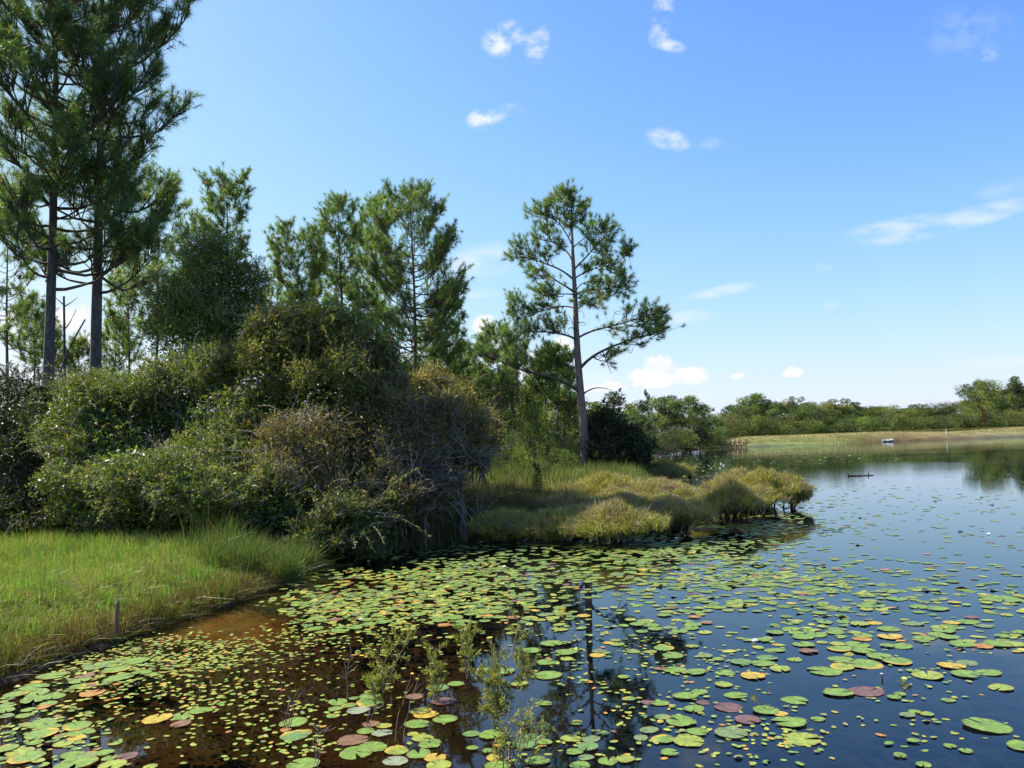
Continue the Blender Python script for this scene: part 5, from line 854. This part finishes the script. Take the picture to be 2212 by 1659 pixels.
    sp('narrow yellowish leafy sprig with upright stems', (815, 1010), [[(815, 1010), (820, 850), (835, 740), (850, 650)], [(820, 870), (800, 780), (795, 700)], [(825, 880), (870, 800), (910, 730)]], True, 412, nleaf=520, twigs=11)
    sp('leafy sprig standing before the bluest gap of water', (1042, 850), [[(1042, 850), (1030, 700), (1030, 600), (1040, 500)], [(1030, 680), (1000, 590), (990, 540)], [(1032, 640), (1080, 560), (1100, 520)]], True, 413, nleaf=620, twigs=11)
    sp('widest leafy sprig, a fan of grey stems in the water', (1210, 1160), [[(1210, 1160), (1200, 980), (1150, 860), (1060, 840)], [(1210, 1150), (1230, 960), (1240, 800), (1260, 700)], [(1210, 1140), (1250, 960), (1290, 760), (1400, 440)], [(1215, 1120), (1290, 940), (1350, 830), (1420, 790)], [(1208, 1120), (1180, 960), (1170, 860)], [(1214, 1130), (1300, 960), (1380, 900), (1470, 760)], [(1220, 1010), (1230, 880), (1210, 780)]], True, 414, nleaf=2600, twigs=14, leafcol=((.28, .28, .065), (.21, .23, .06)))
    sp('pale twiggy sprig almost bare, in front of the widest one', (1300, 1420), [[(1300, 1420), (1310, 1280), (1290, 1140), (1310, 1040)], [(1310, 1430), (1350, 1260), (1400, 1120), (1440, 960)], [(1300, 1400), (1280, 1230), (1330, 1100)], [(1370, 1438), (1380, 1260), (1420, 1100), (1470, 1000)], [(1330, 1400), (1450, 1240), (1590, 1140)], [(1420, 1440), (1460, 1300), (1560, 1180)], [(1290, 1350), (1200, 1260)]], True, 415, nleaf=520, twigs=10)
    sp('single crooked bare twig among reddish pads', (570, 1260), [[(570, 1260), (585, 1100), (620, 1010), (650, 930), (672, 840)], [(610, 1020), (680, 940), (740, 890)]], False, 416, twigs=5, thick=.0045)
    sp('small forked twig leaning by the pale pad', (400, 1190), [[(395, 1190), (390, 1090), (440, 960)], [(395, 1110), (440, 1060), (480, 1030)]], False, 417, twigs=5, thick=.0045); sp('faint bare twig in the open brown water', (258, 990), [[(258, 990), (262, 850), (260, 760), (300, 710)], [(262, 790), (245, 740), (240, 700)]], False, 418, twigs=6, thick=.004)
    sp('dry leaning twig at the far side of the crowded pads', (425, 385), [[(425, 385), (430, 320), (455, 250)]], False, 419, twigs=3, thick=.006)
    Z = lambda x, y: (516.1 + x * .2333, 1290.2 + y * .2333)
    sprig('forked bare twig rising behind two big pads', *Z(410, 1215), [[Z(410, 1215), Z(435, 1100), Z(455, 1030), Z(468, 910)], [Z(450, 1035), Z(500, 960), Z(560, 840)], [Z(465, 990), Z(540, 930), Z(600, 860)], [Z(445, 1020), Z(410, 920), Z(385, 840)]], False, 420, twigs=3, thick=.0045)
    sprig('slender bare stem with side twigs near the bottom pads', *Z(705, 1570), [[Z(705, 1570), Z(720, 1400), Z(735, 1280), Z(730, 1180)], [Z(725, 1370), Z(770, 1290), Z(835, 1160)]], False, 421, twigs=8, thick=.0045)
    # --- flowers
    lily_flower('big white water lily bloom wide open over the blue water', 1630, 1389, 10, 1); lily_flower('pinkish white half-open water lily among crowded pads', 779, 1345, 7, 2, (.80, .70, .66), up=.04); lily_flower('white water lily among the pads before the many-stemmed shrub', 1461, 1166, 6, 3); lily_flower('white water lily at the thin reed fringe', 1039, 1174, 6, 4); lily_flower('white water lily in the shaded pads', 1089, 1227, 6, 5)
    lily_flower('white water lily alone far out on pale water', 2135, 1156, 6, 6); lily_flower('white water lily under the overhanging dark bush', 796, 1216, 5, 7)
    for i, (x, y) in enumerate([(1557, 1002), (1563, 1006), (1555, 1012)]): lily_flower(f'tiny white lily in the cove trio, {["topmost", "outer", "lowest"][i]} of the three', x, y, 3.2, 10 + i)
    lily_flower('tiny white lily between cove and greyish shrub', 1517, 1039, 3, 14); lily_flower('white lily just off the tip of the water row of shrubs', 1745, 1036, 4, 15); lily_flower('small white lily bud standing in open blue water', 1905, 1468, 4, 16, up=.05)
    sprig('tiny yellow flower on a thin stalk over the pads', 1215, 1338, [[(1215, 1338), (1216, 1330), (1215, 1320)]], True, 431, leafcol=((.7, .5, .03), (.65, .45, .03)), nleaf=26, twigs=3, thick=.003); sprig('curved bud stalk arching from the blue water', 1645, 1525, [[(1645, 1525), (1640, 1518), (1634, 1509), (1626, 1507)]], True, 432, nleaf=30, twigs=3, thick=.005); sprig('bent seed stalk in the blue water', 1962, 1484, [[(1960, 1484), (1964, 1478), (1970, 1476)]], True, 433, nleaf=30, twigs=3, thick=.006)
    for i, (x, y, Y, l) in enumerate([(1084, 1073, 23, 'first yellow flower above the dark rushes'), (1105, 1068, 23.2, 'second yellow flower above the dark rushes'), (1116, 1065, 23.4, 'third yellow flower above the dark rushes, outermost'), (1070, 1084, 22.6, 'low yellow flower beside the bare forked shrub'), (1310, 1003, 40, 'yellow flower in the grass at the foot of the lone pine')]): yellow_flower(l, x, y, Y, i)
    stake(); dock(); boat(); white_post(); log_and_stump()
    W0 = [(905, 745, 64, 40, 'far'), (945, 770, 70, 40, 'dark'), (985, 780, 68, 36, 'far'), (1030, 775, 76, 40, 'olive'), (1062, 800, 80, 36, 'dark'), (1100, 815, 78, 36, 'far'), (1145, 812, 82, 34, 'far'), (1178, 835, 88, 34, 'dark'), (1212, 838, 86, 34, 'olive'), (1246, 846, 90, 34, 'far'), (1232, 872, 74, 30, 'yellow'), (1120, 860, 70, 36, 'yellow'), (1008, 850, 62, 38, 'far')]
    for i, (px, tp, Y, r, cs) in enumerate(sorted(W0)): far_tree(f'dense {dict(far="green", dark="dark", olive="olive", yellow="yellow-green")[cs]} tree in the middle woods, {ORD[i]} along from the full broad pine', px, tp, Y, r, .3, ('pine', 'oak', 'pine')[i % 3], cs, (i + 1) % 4, ('pine_tree', 'leafy_tree', 'pine_tree')[i % 3], 'tree', 'middle woods')
    # --- far woods: left of the dam
    W1 = [(1288, 868, 112, 34, 'pine'), (1328, 846, 120, 42, 'pine'), (1362, 872, 128, 28, 'pine'), (1392, 864, 138, 30, 'pine'), (1404, 846, 165, 20, 'cone'), (1432, 858, 150, 30, 'pine'), (1460, 854, 158, 34, 'pine'), (1490, 856, 165, 32, 'pine'), (1524, 874, 178, 32, 'pine'), (1552, 890, 186, 24, 'oak'), (1300, 890, 106, 38, 'oak'), (1350, 888, 116, 38, 'oak'), (1414, 892, 142, 36, 'oak'), (1475, 890, 158, 38, 'oak'), (1270, 885, 95, 34, 'pine'), (1510, 895, 170, 34, 'oak'), (1446, 885, 152, 36, 'oak'), (1380, 890, 128, 36, 'oak')]
    for i, (px, tp, Y, r, kd) in enumerate(sorted(W1)):
        far_tree(f'{dict(pine="bushy-topped pine", oak="rounded green tree", cone="pointed dark tree")[kd]} in the shore woods behind the cove, {ORD[i]} along from the lone pine', px, tp, Y, r, .4, kd, ('far', 'yellow', 'far', 'dark')[i % 4] if kd != 'cone' else 'dark', i % 4, dict(pine='pine_tree', oak='leafy_tree', cone='conical_tree')[kd], 'tree', 'shore woods')
    W2 = [(1290, 935, 92, 44), (1330, 935, 98, 44), (1372, 935, 104, 42), (1402, 928, 108, 36), (1428, 928, 131, 34), (1455, 918, 143, 36), (1482, 930, 151, 32), (1510, 915, 159, 36), (1535, 930, 167, 28), (1556, 944, 174, 18)]
    for i, (px, tp, Y, r) in enumerate(W2): far_tree(f'dark rounded bush at the waterline of the cove, {ORD[i]} along from the lone pine', px, tp, Y, r, .1, 'shrub', ('dark', 'dark', 'olive')[i % 3], i % 4, 'waterside_bush', 'bush', 'waterside bushes')
    # --- far woods: behind the dam
    prof_ = [(1575, 896, 'oak', 'dark'), (1602, 884, 'oak', 'far'), (1634, 863, 'pine', 'far'), (1660, 880, 'oak', 'dark'), (1690, 884, 'pine', 'far'), (1718, 868, 'pine', 'olive'), (1742, 882, 'oak', 'far'), (1765, 878, 'oak', 'olive'), (1792, 890, 'oak', 'dark'), (1802, 874, 'pine', 'olive'), (1826, 890, 'pine', 'far'), (1850, 880, 'pine', 'dark'), (1876, 886, 'oak', 'yellow'), (1900, 890, 'pine', 'far'), (1925, 884, 'oak', 'yellow'), (1950, 894, 'oak', 'far'), (1972, 886, 'pine', 'far'), (2000, 892, 'oak', 'olive'), (2026, 880, 'oak', 'dark'), (2056, 890, 'pine', 'far'), (2078, 880, 'oak', 'yellow'), (2100, 850, 'oak', 'far'), (2118, 836, 'pine', 'dark'), (2146, 828, 'oak', 'yellow'), (2172, 852, 'oak', 'far'), (2206, 824, 'pine', 'dark'), (2198, 858, 'oak', 'yellow'), (2236, 838, 'oak', 'far')]
    rr = np.random.default_rng(9)
    for i, (px, tp, kd, cs) in enumerate(prof_):
        Y = float(np.interp(px, [1560, 2212], [206, 232])) + rr.uniform(0, 26); far_tree(f'{dict(pine="pine", oak="rounded leafy tree")[kd]} in the woods behind the grassy dam, {ORD[i]} along from the dock', px, tp - 12, Y, {'pine': 28, 'oak': 34}[kd] * rr.uniform(.85, 1.2), .5, kd, cs, i % 4, dict(pine='pine_tree', oak='leafy_tree')[kd], 'tree', 'woods behind the dam')
    for i, px in enumerate(np.linspace(1585, 2215, 26)):
        Y = float(np.interp(px, [1560, 2212], [236, 262])) + rr.uniform(-4, 8); tp = float(np.interp(px, [1560, 1640, 1800, 2060, 2100, 2215], [888, 868, 876, 884, 858, 832])) + rr.uniform(-7, 7)
        far_tree(f'pine showing between the first trees behind the dam, {ORD[i]} along from the dock', px + rr.normal(0, 5), tp, Y, rr.uniform(22, 32), .5, 'pine', ('dark', 'far', 'olive')[i % 3], (i + 2) % 4, 'pine_tree', 'tree', 'deeper woods behind the dam')
    lows = np.linspace(1572, 2225, 34)
    seen = {}
    for i, px in enumerate(lows):
        Y = float(np.interp(px, [1560, 2212], [201, 224])); cs = ('dark', 'olive', 'far', 'yellow', 'dark', 'far')[i % 6]; seen[cs] = seen.get(cs, -1) + 1; far_tree(f'low {dict(dark="dark", olive="olive", far="green", yellow="yellow-green")[cs]} bush behind the dam, {ORD[seen[cs]]} of its tone from the dock', px + rr.normal(0, 4), rr.uniform(886, 906) - (px > 2080) * 10, Y, rr.uniform(26, 38), .5, 'shrub', cs, i % 4, 'woodland_bush', 'bush', 'bushes behind the dam')
    far_tree('rust-brown cone-shaped cypress behind the dam', 2124, 876, 218, 19, .5, 'cone', 'brown', 0, 'cypress_tree', 'tree', None)
SUN_E = 5.0; EXPO = 1.15
def lights_camera():
    build_world()
    s = bpy.data.lights.new('sun', 'SUN'); s.energy = SUN_E; s.angle = math.radians(.53); s.color = (1.0, .95, .86); o = bpy.data.objects.new('sun', s); COL.objects.link(o)
    o.rotation_euler = Vector(SUN_DIR).to_track_quat('Z', 'Y').to_euler()
    c = bpy.data.cameras.new('camera'); c.sensor_fit = 'HORIZONTAL'; c.sensor_width = 36; c.lens = F * 36 / 2212; c.clip_start = .05; c.clip_end = 6000; o = bpy.data.objects.new('camera', c); COL.objects.link(o)
    o.matrix_world = Matrix.Translation((0, 0, HC)) @ R_CAM.to_4x4(); SC.camera = o
    SC.view_settings.view_transform = 'Standard'; SC.view_settings.look = 'None'; SC.view_settings.exposure = EXPO; SC.view_settings.gamma = 1
    SC.cycles.max_bounces = 8; SC.cycles.transparent_max_bounces = 12; SC.cycles.diffuse_bounces = 3; SC.cycles.glossy_bounces = 3; SC.cycles.transmission_bounces = 4; SC.cycles.caustics_reflective = False; SC.cycles.caustics_refractive = False; SC.cycles.sample_clamp_indirect = 6; SC.cycles.use_denoising = True
build()
lights_camera()
